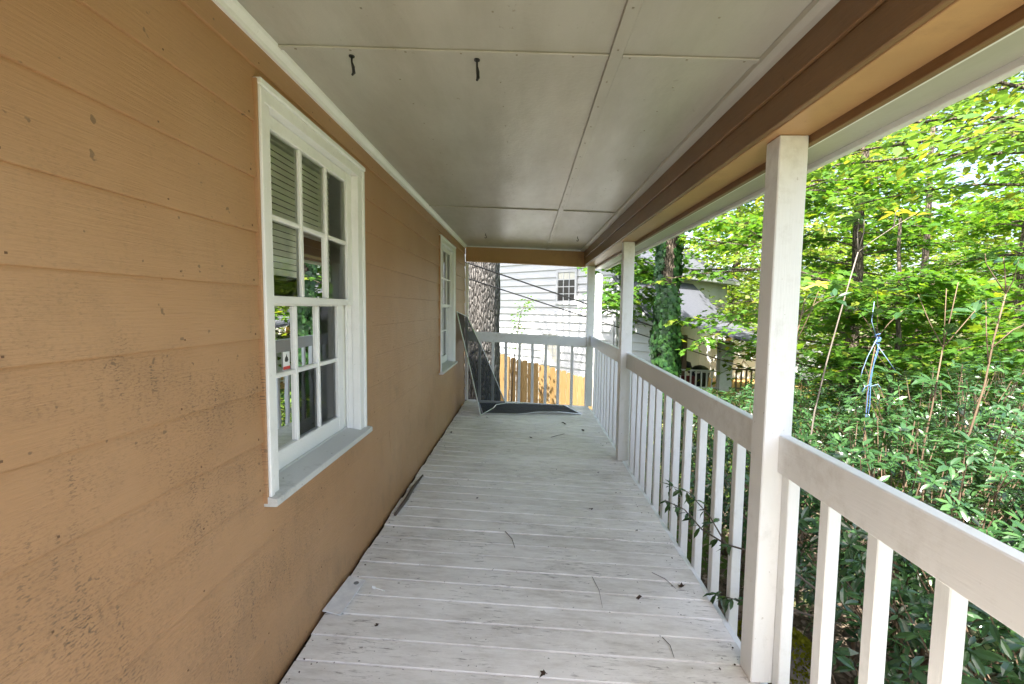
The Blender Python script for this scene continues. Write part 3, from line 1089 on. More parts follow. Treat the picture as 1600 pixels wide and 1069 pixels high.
rsl = roof_slab(RIDGE, EAVE + .62 * (COR - RIDGE) + .02, COR + .35, EAVE - .2, -.35, 9.3, .12).build('roof', MAT['shingle'], nh)
roof_slab(LEFT - .35, EAVE - .2, RIDGE, EAVE + .62 * (COR - RIDGE) + .02, -.35, 9.3, .12).build('roof', MAT['shingle'], nh)
roof_slab(COR + .30, EAVE - .27, COR + .38, EAVE - .25, -.35, 9.3, .14).build('gutter', MAT['neighbour'], nh)
roof_slab(COR + .07, 2.30, 3.22, .97, -.28, 5.2, .07).build('roof', MAT['shingle'], nh)
roof_slab(COR + .07, 2.16, 3.20, .84, -.30, -.22, .13).build('rake_board', MAT['neighbour'], nh)
pr = roof_slab(3.23, .985, 4.9, .60, 1.6, 5.2, .07).build('porch_roof', MAT['shingle'], nh)
roof_slab(4.905, .47, 4.98, .46, 1.6, 5.2, .15).build('porch_fascia', MAT['neighbour'], nh)
pb = MB()
nbox(pb, 3.0, 3.05, .1, 1.1, -2.9, 1.0)
pb.build('wall', MAT['neighbour'], nh)
dsp = MB()
dsp.tube([nb(COR + .14, -.06, -2.8), nb(COR + .14, -.06, 2.5)], .035, 6)
dsp.build('downspout', MAT['neighbour'], nh)
MAT['pane_dark'] = plain('dark_window_pane', (0.02, 0.022, 0.025), 0.08, 0.6)
MAT['pane_pale'] = plain('pale_window_pane', (0.55, 0.54, 0.48), 0.15, 0.6)


def nwin(s0, s1, z0, z1, rows, dark_rows):
    c = MB()
    for (a, b, c0, c1) in ((s0, s0 + .07, z0, z1), (s1 - .07, s1, z0, z1), (s0 + .071, s1 - .071, z1 - .08, z1), (s0 - .03, s1 + .03, z0 - .05, z0 - .001), (s0 + .071, s1 - .071, z0, z0 + .06)):
        nbox(c, a, b, -.085, -.006, c0, c1)
    wn_ = c.build('window', MAT['neighbour'], nh)
    a, b, c0, c1 = s0 + .07, s1 - .07, z0 + .06, z1 - .08
    for i in range(3):
        for j in range(rows):
            sa, sb = a + (b - a) * i / 3 + .012, a + (b - a) * (i + 1) / 3 - .012
            za, zb = c0 + (c1 - c0) * j / rows + .012, c0 + (c1 - c0) * (j + 1) / rows - .012
            nbox(MB(), sa, sb, -.060, -.05, za, zb).build('pane', MAT['pane_dark' if j in dark_rows else 'pane_pale'], wn_)
    mu = MB()
    nbox(mu, a, b, -.0485, -.02, c0, c1)
    for i in (1, 2):
        x = a + (b - a) * i / 3
        nbox(mu, x - .011, x + .011, -.072, -.0485, c0, c1)
    for j in range(1, rows):
        x = c0 + (c1 - c0) * j / rows
        nbox(mu, a, b, -.071, -.0485, x - .011, x + .011)
    mu.build('muntin', MAT['neighbour'], wn_)
    return wn_


nwin(-.24, .54, 1.60, 2.60, 4, (0, 1, 2))
nwin(-.77, -.10, -.30, .70, 4, ())
nwin(-4.6, -3.8, 1.60, 2.60, 4, (0, 1, 2))

# neighbour's side porch
npz = -1.15
np_ = empty('neighbour_porch', (7.0, 15.2, npz), 'small side porch of the white house with pale wood deck edge', 'porch')
MB().box(5.2, 10.6, 14.55, 17.5, npz - .16, npz).build('deck', MAT['deckwood'], np_)
MB().box(7.6, 12.4, 17.55, 17.65, npz, .95).build('back_wall', MAT['white'], np_)
MB().box(7.15, 7.55, 14.62, 14.9, npz + .001, .45, .01).build('column', MAT['white'], np_)
MB().box(6.15, 6.30, 15.2, 15.35, npz + .001, .60, .01).build('wooden_post', MAT['greywood'], np_)
MB().box(8.35, 8.50, 16.9, 17.05, npz + .001, .60, .01).build('wooden_post', MAT['deckwood'], np_)
for (px, py) in ((5.4, 14.8), (10.3, 14.8), (7.4, 14.8)):
    MB().box(px, px + .14, py, py + .14, gz(px, py) - .2, npz - .161).build('footing', MAT['greywood'], np_)


def small_rail(a, b, ztop, zbot, n, label, material):
    r = empty('porch_railing', (*a, zbot), label, 'railing')
    A_, B_ = Vector((*a, ztop)), Vector((*b, ztop))
    MB().tube([A_, B_], .03, 4).build('top_rail', material, r)
    MB().tube([A_ + Vector((0, 0, zbot + .08 - ztop)), B_ + Vector((0, 0, zbot + .08 - ztop))], .025, 4).build('bottom_rail', material, r)
    bm = None
    for i in range(n):
        p = A_.lerp(B_, i / (n - 1))
        if bm is None:
            bm = MB().box(-.02, .02, -.02, .02, 0, 1).mesh('baluster', material)
        o = link('baluster', bm, r, Vector((p.x, p.y, zbot)) - origin(r))
        o.scale = (1, 1, ztop - zbot)
    return r


small_rail((5.85, 14.95), (7.13, 14.72), -.52, npz + .002, 9, 'short white railing on the neighbour porch right of the ivy trunk', MAT['white'])
small_rail((7.58, 14.75), (9.0, 14.72), -.45, npz + .002, 10, 'thin railing on the neighbour porch above the orange deck edge', MAT['greywood'])

# covered grill and a rounded bin behind the rail
gr = empty('grill', (6.55, 15.5, npz), 'dark covered grill standing on the neighbour porch', 'grill')
tb = MB()
for (z, r) in ((0, .30), (.30, .34), (.62, .36), (.80, .33), (.95, .20), (1.0, .05)):
    pass
prof = [(0.0, .24), (.25, .27), (.5, .28), (.62, .24), (.70, .14), (.73, .03)]
n = 14
vs = []
for (z, r) in prof:
    for k in range(n):
        a = 2 * math.pi * k / n
        rr = r * (1 + .06 * math.sin(5 * a + z * 7))
        vs.append((6.85 + rr * 1.15 * math.cos(a), 15.5 + rr * math.sin(a), npz + z))
fs = [(i * n + k, i * n + (k + 1) % n, (i + 1) * n + (k + 1) % n, (i + 1) * n + k) for i in range(len(prof) - 1) for k in range(n)] + [tuple(range((len(prof) - 1) * n, len(prof) * n))]
tb.add(vs, fs).build('cover', MAT['tarp'], gr, True)
sh = MB()
sh.tube([(6.6, 15.25, npz + .50), (7.1, 15.25, npz + .53)], .03, 6)
sh.build('handle', MAT['alu'], gr)
ch = empty('chair', (6.25, 15.15, npz), 'low maroon padded chair with dark back behind the neighbour railing', 'chair')
MB().box(6.0, 6.55, 14.98, 15.18, npz + .10, npz + .42, .05).build('seat', MAT['maroon'], ch)
bk = MB()
bk.tube([(6.02, 15.3, npz + .3), (6.05, 15.34, npz + .7), (6.2, 15.36, npz + .82), (6.4, 15.36, npz + .76), (6.5, 15.34, npz + .5)], [.09, .12, .13, .12, .09], 8)
bk.build('backrest', MAT['tarp'], ch, True)
for (a, b) in ((6.03, 15.0), (6.5, 15.0), (6.03, 15.32), (6.5, 15.32)):
    MB().box(a, a + .04, b, b + .04, npz, npz + .2).build('leg', MAT['black'], ch)

# ------------------------------------------------------------------ fence
fn = empty('wooden_fence', (1, 11, -2.0), 'new pine picket fence stepping down behind the end railing', 'fence')
px = -1.6
i = 0
while px < 2.95:
    zt = .33 - .262 * (px - .2) + rng.normal(0, .012)
    zb = gz(px, 11) - .05
    wd = .132 + rng.normal(0, .004)
    c = .028
    yy = 11.0 + rng.normal(0, .004)
    MB().prism([(px, zb), (px + wd, zb), (px + wd, zt - c), (px + wd - c, zt), (px + c, zt), (px, zt - c)], 1, yy, yy + .018).build('picket', MAT['fence'], fn)
    px += wd + .003 + abs(rng.normal(0, .0015))
for dz in (-.35, -1.4):
    r = MB()
    r.tube([(-1.6, 11.05, .33 + .262 * 1.8 + dz), (2.95, 11.05, .33 - .262 * 2.75 + dz)], .045, 4)
    r.build('back_rail', MAT['fence'], fn)
for fx in (-1.4, .8, 2.85):
    MB().box(fx, fx + .09, 11.1, 11.19, gz(fx, 11) - .1, .25 - .262 * (fx - .2)).build('fence_post', MAT['fence'], fn)

# white post standing outside the corner
wp = empty('white_pole', (2.36, 9.0, gz(2.36, 9)), 'slim white square pole standing beyond the corner post', 'pole')
MB().box(2.30, 2.43, 9.0, 9.10, gz(2.3, 9) - .1, 2.06, .01).build('shaft', MAT['post'], wp)
MB().prism([(2.295, 2.061), (2.435, 2.061), (2.40, 2.11), (2.33, 2.12)], 1, 8.995, 9.105).build('cap', MAT['post'], wp)

# ------------------------------------------------------------------ cables
def sag(a, b, s, n=12):
    a, b = Vector(a), Vector(b)
    return [a.lerp(b, i / n) - Vector((0, 0, s * 4 * (i / n) * (1 - i / n))) for i in range(n + 1)]


for (a, b, r, lab) in (((-.75, 8.0, 2.42), (10.9, 13.5, -1.03), .014, 'upper black utility cable sloping across the white house'),
                       ((-.75, 8.0, 2.14), (10.9, 13.5, -1.27), .012, 'lower black utility cable sloping across the white house')):
    tag(MB().tube(sag(a, b, .03), r, 6).build('utility_cable', MAT['cable'], None, True), lab, 'cable', 'utility cables')
dead_end = empty('cable_pole', (10.9, 13.5, gz(10.9, 13.5)), 'short wooden pole where the two utility cables end', 'pole')
MB().tube([(10.9, 13.55, gz(10.9, 13.5) - .2), (10.9, 13.55, -.7)], .07, 8).build('shaft', MAT['greywood'], dead_end)

# ------------------------------------------------------------------ big trunk beyond the porch end
def big_trunk():
    bx, by = .06, 9.3
    z0 = gz(bx, by) - .3
    t = empty('oak_tree', (bx, by, z0), 'thick rough barked tree trunk behind the end railing', 'tree')
    nseg, nr = 44, 56
    vs, fs = [], []
    for i in range(nseg + 1):
        z = z0 + (8.5 - z0) * i / nseg
        r0 = .345 - .010 * max(0, z + 1) + .22 * math.exp(-(z - z0) / .5)
        for k in range(nr):
            a = 2 * math.pi * k / nr
            ridge = abs(math.sin(a * 11 + 1.3 * math.sin(z * 2.1) + .7 * math.sin(z * 5 + a * 3)))
            r = r0 * (1 + .04 * math.sin(a * 2 + z * .3)) + .022 * ridge + rng.normal(0, .009)
            if abs((a - 4.35)) < .14:
                r -= .05
            vs.append((bx + r * math.cos(a), by + r * math.sin(a), z))
    for i in range(nseg):
        for k in range(nr):
            fs.append((i * nr + k, i * nr + (k + 1) % nr, (i + 1) * nr + (k + 1) % nr, (i + 1) * nr + k))
    MB().add(vs, fs).build('trunk', MAT['bark'], t, True)
    # limbs reach away from the porch, above the yard in front of the white house
    L = Leaves()
    for j in range(9):
        a = PI / 2 + (j - 4) * .22
        p = curve((bx, by, random.uniform(6.0, 8.3)), (math.cos(a), math.sin(a), .45), random.uniform(3, 4.6), 8, .2)
        MB().tube(p, list(np.linspace(.10, .02, 9)), 6).build('limb', MAT['bark2'], t, True)
    for q in range(11000):  # unseen crown, leaves placed sunward of the white wall to shade its upper part
        sx = random.uniform(-7.5, 1.5)
        zl = 1.10 + .27 * (sx + 2.5) + .12 * math.sin(sx * 4.0) + .08 * math.sin(sx * 9 + 1)
        zw = zl + random.random() ** 1.3 * 4.2
        kk = random.uniform(6.2, 9.0)
        c = Vector((2.0775 + sx * .743, 14.0 - sx * .669, zw)) + SUN_TO * kk
        L.add(c, (random.gauss(0, 1), random.gauss(0, 1), -.2), (random.gauss(0, .4), random.gauss(0, .4), 1), random.uniform(.16, .28))
    L.build('crown', t_kite(), MAT['leaf_mid'], t)


PI = math.pi
big_trunk()


# ------------------------------------------------------------------ trees
def spread_tree(name, label, group, base, height, r, limbs, mat, tmpl, size, per_limb, lean=(0, 0), singles=0, bark='bark2', twig_len=.55, flat=.10, spread_z=0.10, trunk_top=True, sub=9):
    t = empty(name, base, label, 'tree', group)
    b = Vector(base)
    tp = [b + Vector((lean[0] * f * f, lean[1] * f * f, height * f - .15)) + Vector((random.gauss(0, .03), random.gauss(0, .03), 0)) * (f > 0) for f in np.linspace(0, 1, 10)]
    if r > 0:
        MB().tube(tp, list(np.linspace(r * 1.15, r * .45, 10)), 9).build('trunk', MAT[bark], t, True)
    L = Leaves()
    for (zf, az, ln, rise, droop) in limbs:
        p0, _ = at(tp, zf)
        d = Vector((math.cos(az), math.sin(az), rise))
        p = curve(p0, d, ln, 8, droop, .07)
        lr = max(.008, r * .26 * min(1, ln / 3.0)) if r > 0 else .02
        tb = MB().tube(p, list(np.linspace(lr, .006, 9)), 6)
        for k in range(sub):
            tt = .22 + .78 * (k + random.random()) / sub
            c, dd = at(p, tt)
            side = 1 if k % 2 else -1
            hor = Vector((-dd.y, dd.x, 0)).normalized() * side
            td = (hor * .8 + dd * .7 + Vector((0, 0, random.gauss(.05, .12)))).normalized()
            tl = twig_len * random.uniform(.6, 1.25) * (1.15 - .4 * tt)
            tw = curve(c, td, tl, 5, .18, .06)
            tb.tube(tw, list(np.linspace(.007, .002, 6)), 4, False)
            m_ = max(1, per_limb // sub)
            for q in range(m_):
                e, ed = at(tw, random.uniform(.08, 1.0))
                o = Vector((random.gauss(0, flat * 1.6), random.gauss(0, flat * 1.6), random.gauss(0, spread_z)))
                az2 = math.atan2(ed.y, ed.x) + random.gauss(0, 1.0)
                ld = (math.cos(az2), math.sin(az2), random.gauss(-.28, .2))
                L.add(e + o, ld, (random.gauss(0, .28), random.gauss(0, .28), 1.0), size * random.uniform(.65, 1.25))
        tb.build('limb', MAT[bark], t, True)
    idx = None
    if singles:
        ms = [leaf_mesh('leaf', tmpl, MAT[mat])]
        idx = L.singles(singles, ms, t)
    L.build('crown', tmpl, MAT[mat], t, idx)
    return t


def ring(n, z0, z1, l0, l1, az0=0, az1=2 * math.pi, rise=(.0, .3), droop=.35):
    out = []
    for i in range(n):
        f = (i + .5) / n
        zf = z0 + (z1 - z0) * random.random()
        az = az0 + (az1 - az0) * ((i * .618) % 1)
        ln = l0 + (l1 - l0) * (1 - (zf - z0) / max(1e-3, z1 - z0)) * random.uniform(.7, 1.1)
        out.append((zf, az, ln, random.uniform(*rise), droop))
    return out


PI = math.pi
# overhanging broad-leaved tree at the right, its limbs reach over the shrubs
spread_tree('dogwood_tree', 'broad leaved pale green tree overhanging from the right, nearest to the porch roof', None, (6.9, 4.9, gz(6.9, 4.9)), 6.4, .09,
            [(.62, PI * 1.0, 2.3, .05, .15), (.66, PI * .95, 3.3, .10, .2), (.69, PI * 1.03, 3.3, .10, .2), (.67, PI * 1.10, 3.0, .12, .2), (.73, PI * .88, 3.2, .15, .25),
             (.74, PI * .99, 3.6, .14, .25), (.78, PI * 1.07, 3.2, .2, .25), (.72, PI * 1.16, 2.8, .15, .25),
             (.84, PI * .95, 2.8, .25, .3), (.8, PI * .7, 2.4, .3, .3), (.82, 0.3, 2.2, .3, .3)],
            'leaf_over', t_oval(.27, .10), .125, 200, singles=280, twig_len=.6, sub=9, flat=.07, spread_z=.05)
# maple between the ivy trunk and the nearest post
spread_tree('maple_tree', 'sunlit maple with tiered leaves behind the nearest post', None, (6.3, 9.6, gz(6.3, 9.6)), 8.2, .10,
            ring(22, .46, .95, 1.4, 3.4, rise=(-.02, .22), droop=.3) + [(.385, PI * 1.0, 2.3, -.02, .3), (.41, PI * 1.12, 2.4, -.0, .3), (.50, PI * .98, 3.5, .05, .35), (.54, PI * 1.08, 3.3, .08, .3), (.60, PI * .95, 3.4, .1, .3)],
            'leaf_maple', t_maple(), .16, 130, singles=250, flat=.07, spread_z=.05)
spread_tree('maple_tree', 'dark leaved low tree between the corner post and the ivy trunk', None, (3.35, 11.2, gz(3.35, 11.2)), 5.4, .05,
            ring(20, .60, .95, .6, 1.1, rise=(.0, .3), droop=.5), 'leaf_mid', t_maple(), .20, 50, twig_len=.4)
# slim trees further right
mid = [('slim dark trunk tree right of centre among the greens', (11.0, 12.0), 8.5, .10, 36, 3.4),
       ('short thick trunk tree low behind the leaning stem', (8.1, 10.2), 7.5, .14, 34, 3.0),
       ('tree with dark curving limb at the right edge of the picture', (10.7, 8.8), 7.5, .12, 34, 3.4),
       ('leafy tree deep right behind the shrubs', (14.5, 13.0), 9.0, .13, 34, 3.6),
       ('leafy tree behind the maple tiers', (9.2, 15.5), 9.5, .12, 34, 3.6),
       ('pale sunlit tree beyond the neighbour porch', (12.0, 19.0), 11.0, .15, 36, 4.2),
       ('far tree behind the roof of the white house', (7.5, 22.0), 12.0, .18, 36, 4.6),
       ('tall far tree at the far right edge', (18.5, 16.0), 11.0, .16, 36, 4.4),
       ('far tree filling the gap right of the nearest post', (15.5, 21.0), 12.0, .17, 36, 4.8),
       ('thin understorey tree near the right edge', (8.6, 6.4), 5.2, .06, 26, 2.4),
       ('thin understorey tree between shrub stems', (7.2, 7.9), 4.6, .05, 24, 2.0)]
for i, (lab, (x, y), h, r, nl, ml) in enumerate(mid):
    far = y > 15
    spread_tree('woodland_tree', lab, 'woodland trees right of the porch', (x, y, gz(x, y)), h, r, ring(nl, .22 if not far else .25, .80 if not far else .95, ml * .35, ml, rise=(-.03, .3), droop=.35),
                'leaf_far' if far else ('leaf_mid' if i % 2 else 'leaf_maple'), t_kite(.36) if far else t_maple(), .20 if far else .145, 120 if not far else 120, twig_len=.6 if not far else .9, flat=.09 if not far else .2, spread_z=.05 if not far else .15)
# far wood as one mass
LW = Leaves()
for c in range(820):
    a = random.uniform(-.05, 1.25)
    dist = random.uniform(26, 40)
    cx, cy = .95 + dist * math.sin(a), dist * math.cos(a)
    cz = random.uniform(-1.5, 22.0)
    rr = random.uniform(.8, 2.0)
    for q in range(95):
        o = Vector((random.gauss(0, rr), random.gauss(0, rr), random.gauss(0, rr * .42)))
        LW.add(Vector((cx, cy, cz)) + o, (random.gauss(0, 1), random.gauss(0, 1), -.2), (random.gauss(0, .5), random.gauss(0, .5), 1), random.uniform(.28, .5))
fw = LW.build('far_woodland', t_kite(.36), MAT['leaf_far'], None)
tag(fw, 'far sunlit woodland beyond the trees', kind='stuff')
for j, (x, y, h) in enumerate(((13, 27, 13), (19, 26, 12), (24, 22, 13), (9, 29, 14), (29, 27, 14))):
    t = empty('bare_trunk', (x, y, gz(x, y)), None, None)
    tag(t, 'distant dark trunk in the far woodland, ' + ('centre right', 'right of centre', 'far right', 'behind the maple', 'rightmost')[j], 'tree trunk', 'distant trunks in the far woodland')
    MB().tube([(x, y, gz(x, y) - .2), (x + .1, y, h * .5), (x + .2, y, h)], [.22, .17, .08], 8).build('trunk', MAT['bark2'], t, True)

# ivy covered trunk
iv = empty('ivy_tree', (4.0, 10.0, gz(4, 10)), 'upright tree trunk wrapped in dark green ivy', 'tree')
zg = gz(4, 10)
MB().tube([(4.0, 10.0, zg - .3), (4.02, 10.0, 1), (4.0, 10.02, 3.2), (3.95, 10.0, 6.5), (3.9, 10, 8.5)], [.24, .21, .18, .15, .10], 12).build('trunk', MAT['bark2'], iv, True)
LI = Leaves()
for q in range(6200):
    z = zg + random.random() * 6.6
    a = random.uniform(0, 2 * PI)
    wdt = .278 + .035 * math.sin(z * 3.1 + a * 2) + .02 * math.sin(z * 9) - .02 * max(0, z)
    if z > 2.0 and abs(((a - 4.45 + PI) % (2 * PI)) - PI) < .55:
        continue
    if z > 3 and random.random() < .35:
        continue
    r = wdt + random.gauss(0, .02)
    LI.add((4.0 + r * math.cos(a), 10 + r * math.sin(a), z), (-.4 * math.sin(a) + .3 * math.cos(a) * .5, .4 * math.cos(a) + .3 * math.sin(a) * .5, -1), (math.cos(a) + random.gauss(0, .25), math.sin(a) + random.gauss(0, .25), .45 + random.gauss(0, .2)), random.uniform(.09, .145))
it = t_maple()
ii = LI.singles(200, [leaf_mesh('leaf', it, MAT['leaf_ivy'])], iv, 12)
LI.build('ivy', it, MAT['leaf_ivy'], iv, ii)
pi_ = [curve((4.0, 10, random.uniform(4.8, 8)), (math.cos(a), math.sin(a), .3), 2.6, 7, .35) for a in np.linspace(2.2, 5, 4)]
LC = Leaves()
for p in pi_:
    MB().tube(p, list(np.linspace(.05, .01, 8)), 5).build('limb', MAT['bark2'], iv, True)
    for q in range(180):
        c, d = at(p, random.uniform(.2, 1))
        LC.add(c + Vector((random.gauss(0, .4), random.gauss(0, .4), random.gauss(0, .15))), (random.gauss(0, 1), random.gauss(0, 1), -.2), (random.gauss(0, .3), random.gauss(0, .3), 1), random.uniform(.14, .2))
LC.build('crown', t_maple(), MAT['leaf_maple'], iv)

# sapling by the fence
sp = empty('sapling', (.75, 9.9, gz(.75, 9.9)), 'thin leafy sapling rising over the fence beside the thick trunk', 'sapling')
stp = [Vector((.62, 9.9, gz(.75, 9.9) - .1)), Vector((.68, 9.9, .2)), Vector((.76, 9.9, .8)), Vector((.82, 9.9, 1.3)), Vector((1.0, 9.88, 1.62))]
MB().tube(stp, [.014, .012, .009, .006, .004], 6).build('stem', MAT['bark_twig'], sp, True)
LS = Leaves()
for q in range(150):
    f = random.uniform(.38, 1)
    c, d = at(stp, f)
    a = random.uniform(0, 6.28)
    rr = random.uniform(.03, .22)
    LS.add(c + Vector((math.cos(a) * rr, math.sin(a) * rr, random.gauss(0, .05))), (math.cos(a), math.sin(a), -.3), (random.gauss(0, .3), random.gauss(0, .3), 1), random.uniform(.06, .11))
LS.singles(150, [leaf_mesh('leaf', t_oval(.27), MAT['leaf_maple'])], sp, 12)


# ------------------------------------------------------------------ evergreen shrubs beside the railing
RH = t_oval(.17, .16)
RHM = [leaf_mesh('leaf', t_oval(.165, .16), MAT['leaf_rhodo']), leaf_mesh('leaf', t_oval(.185, .28), MAT['leaf_rhodo']), leaf_mesh('leaf', t_oval(.175, .05), MAT['leaf_rhodo'])]


def whorl(L, p, axis, n, size, spread=.35):
    axis = Vector(axis).normalized()
    a = axis.cross(Vector((.3, .2, .9)))
    a.normalize()
    b = axis.cross(a)
    ph = random.uniform(0, 6.28)
    for i in range(n):
        t = ph + 2 * PI * i / n + random.gauss(0, .2)
        out = a * math.cos(t) + b * math.sin(t)
        d = out + axis * random.uniform(-.15, spread + .15)
        L.add(Vector(p) - axis * random.uniform(0, .03) + out * .006, d, axis + Vector((random.gauss(0, .22), random.gauss(0, .22), random.gauss(.1, .2))), size * random.uniform(.5, 1.3))


def shrub(label, c, rad, ztop, zlow, n_wh, size, singles, stems=10, lean=.25):
    base = (c[0], c[1], gz(c[0], c[1]))
    s = empty('evergreen_shrub', base, label, 'shrub', 'evergreen shrubs outside the railing')
    L = Leaves()
    cz = (ztop + zlow) / 2
    hz = (ztop - zlow) / 2
    tips = []
    for i in range(n_wh):
        while True:
            v = Vector((random.uniform(-1, 1), random.uniform(-1, 1), random.uniform(-1, 1)))
            if .25 < v.length < 1.0 and random.random() < v.length ** 1.5:
                break
        lump = 1 + .13 * math.sin(v.x * 7 + c[0] * 3) * math.sin(v.y * 6 + c[1])
        p = Vector((c[0] + v.x * rad[0] * lump, c[1] + v.y * rad[1] * lump, cz + v.z * hz * lump))
        if p.x < 2.10 or (p.x < 2.18 and random.random() < .6):
            continue
        if p.x < 2.8 and p.z < -.05 and 1.75 < p.y < 3.3:
            continue
        ax = Vector((v.x * .6 + random.gauss(0, .25), v.y * .6 + random.gauss(0, .25), .55 + .5 * max(0, v.z)))
        tips.append((p, ax))
        whorl(L, p, ax, random.choice((5, 6, 7, 8)), size)
    bs = Vector(base)
    for k in range(stems):
        p, ax = random.choice(tips)
        midp = bs.lerp(p, .55) + Vector((random.gauss(0, .08), random.gauss(0, .08), -.05))
        b0 = bs + Vector((random.gauss(0, .15), random.gauss(0, .15), -.1))
        MB().tube([b0, b0.lerp(midp, .5) + Vector((random.gauss(0, .03), random.gauss(0, .03), 0)), midp, midp.lerp(p, .6), p], [.016, .013, .010, .006, .004], 5).build('stem', MAT['stem'], s, True)
    tw = MB()
    for (p, ax) in tips[::3]:
        d = (p - Vector((c[0], c[1], zlow - .3))).normalized()
        q = p - (d * .7 + ax.normalized() * .5) * random.uniform(.12, .3)
        tw.tube([q, q.lerp(p, .5) + Vector((0, 0, -.01)), p], [.0035, .003, .0025], 4, False)
    tw.build('twigs', MAT['stem'], s)['kind'] = 'stuff'
    idx = L.singles(singles, RHM, s)
    L.build('foliage', RH, MAT['leaf_rhodo'], s, idx)
    return s


shrub('dark glossy shrub filling the gaps under the nearest rail', (3.05, 1.55), (.90, 1.0), .62, -.62, 884, 0.070, 290, 12)
shrub('dark glossy shrub right behind the nearest post and rail', (3.25, 2.75), (1.05, .95), .80, -.45, 1054, 0.070, 290, 12)
shrub('glossy shrub at the right edge above the rail', (4.35, 2.0), (1.0, 1.1), .92, -.5, 884, 0.074, 290, 10)
shrub('glossy shrub behind the middle railing bay', (2.95, 4.2), (.82, .95), .70, -.55, 782, 0.067, 200, 10)
shrub('taller grey green shrub behind the blue twine', (4.6, 4.0), (1.15, 1.0), 1.05, -.7, 952, 0.070, 260, 10)
shrub('low shrub beyond the far railing bay', (3.1, 6.3), (.8, 1.1), .45, -.9, 612, 0.067, 120, 8)
shrub('shrub in front of the neighbour porch', (4.9, 6.8), (1.1, 1.2), .42, -1.0, 714, 0.074, 150, 8)
shrub('shrub farther right under the trees', (6.6, 5.2), (1.3, 1.2), 1.05, -.9, 884, 0.074, 200, 8)
shrub('low shrub at the foot of the neighbour porch', (7.4, 12.8), (1.6, .8), -1.0, -2.0, 442, 0.104, 60, 6)
shrub('shrub below the trees behind the middle shrubs', (6.4, 8.6), (1.4, 1.0), .55, -1.2, 612, 0.089, 80, 6)


# tall leggy stems standing out of the shrubs
def leggy(label, main, branches, tips, r, material='stem', yellow=()):
    s = empty('tall_shoot', main[0], label, 'shoot', 'tall leggy shoots above the shrubs')
    MB().tube(main, list(np.linspace(r * .72, r * .38, len(main))), 7).build('stem', MAT[material], s, True)
    for b in branches:
        MB().tube(b, list(np.linspace(r * .4, r * .22, len(b))), 6).build('branch', MAT[material], s, True)
    L = Leaves()
    LY = Leaves()
    for i, p in enumerate(tips):
        whorl(LY if i in yellow else L, p, (random.gauss(0, .2), random.gauss(0, .2), 1), 8, .11 if i not in yellow else .09)
    if L.p:
        L.singles(300, RHM, s)
    if LY.p:
        LY.singles(60, [leaf_mesh('leaf', t_oval(.14, .1), MAT['leaf_new'])], s)
    return s


leggy('long grey shoot leaning right beside the nearest post, topped with yellow leaves',
      [(2.93, 3.2, -.7), (2.95, 3.2, .45), (2.97, 3.2, .72), (3.03, 3.2, 1.06), (3.13, 3.2, 1.54), (3.195, 3.2, 1.83)],
      [[(3.195, 3.2, 1.83), (3.28, 3.2, 1.90), (3.42, 3.2, 2.0), (3.56, 3.2, 2.09)], [(3.195, 3.2, 1.83), (3.19, 3.21, 1.95), (3.20, 3.22, 2.07)], [(3.195, 3.2, 1.83), (3.21, 3.18, 1.96), (3.20, 3.17, 2.04)], [(3.42, 3.2, 2.0), (3.43, 3.21, 2.06), (3.44, 3.22, 2.10)]],
      [(3.56, 3.2, 2.09), (3.44, 3.22, 2.10), (3.20, 3.22, 2.07), (3.20, 3.17, 2.04), (3.40, 3.2, 1.93)], .0095, 'stem_grey', (0, 1))
leggy('shoot wound with blue twine in the middle of the shrubs',
      [(3.46, 3.4, -.7), (3.47, 3.4, .5), (3.47, 3.4, .9), (3.51, 3.4, 1.23)],
      [[(3.51, 3.4, 1.23), (3.505, 3.4, 1.42), (3.49, 3.4, 1.60)], [(3.51, 3.4, 1.23), (3.57, 3.38, 1.34), (3.65, 3.36, 1.44)], [(3.51, 3.4, 1.23), (3.44, 3.42, 1.36), (3.36, 3.42, 1.46)], [(3.50, 3.4, 1.15), (3.56, 3.42, 1.08), (3.63, 3.42, 1.0)]],
      [(3.49, 3.4, 1.60), (3.65, 3.36, 1.44), (3.36, 3.42, 1.46), (3.63, 3.42, 1.0), (3.50, 3.4, 1.42)], .0085, 'stem', ())
leggy('upright forked shoot with bare tips left of the tallest shoot',
      [(3.52, 3.0, -.6), (3.56, 3.0, .58), (3.59, 3.0, .8), (3.63, 3.0, 1.22)],
      [[(3.63, 3.0, 1.22), (3.625, 3.0, 1.4), (3.62, 3.0, 1.58)], [(3.63, 3.0, 1.22), (3.66, 3.0, 1.4), (3.69, 3.0, 1.62)], [(3.63, 3.0, 1.2), (3.55, 3.02, 1.36), (3.48, 3.04, 1.54)], [(3.63, 3.0, 1.2), (3.70, 2.98, 1.32), (3.77, 2.96, 1.44)]],
      [(3.48, 3.04, 1.54), (3.77, 2.96, 1.44), (3.64, 3.0, 1.3), (3.58, 3.0, 1.0)], .0095, 'stem', ())
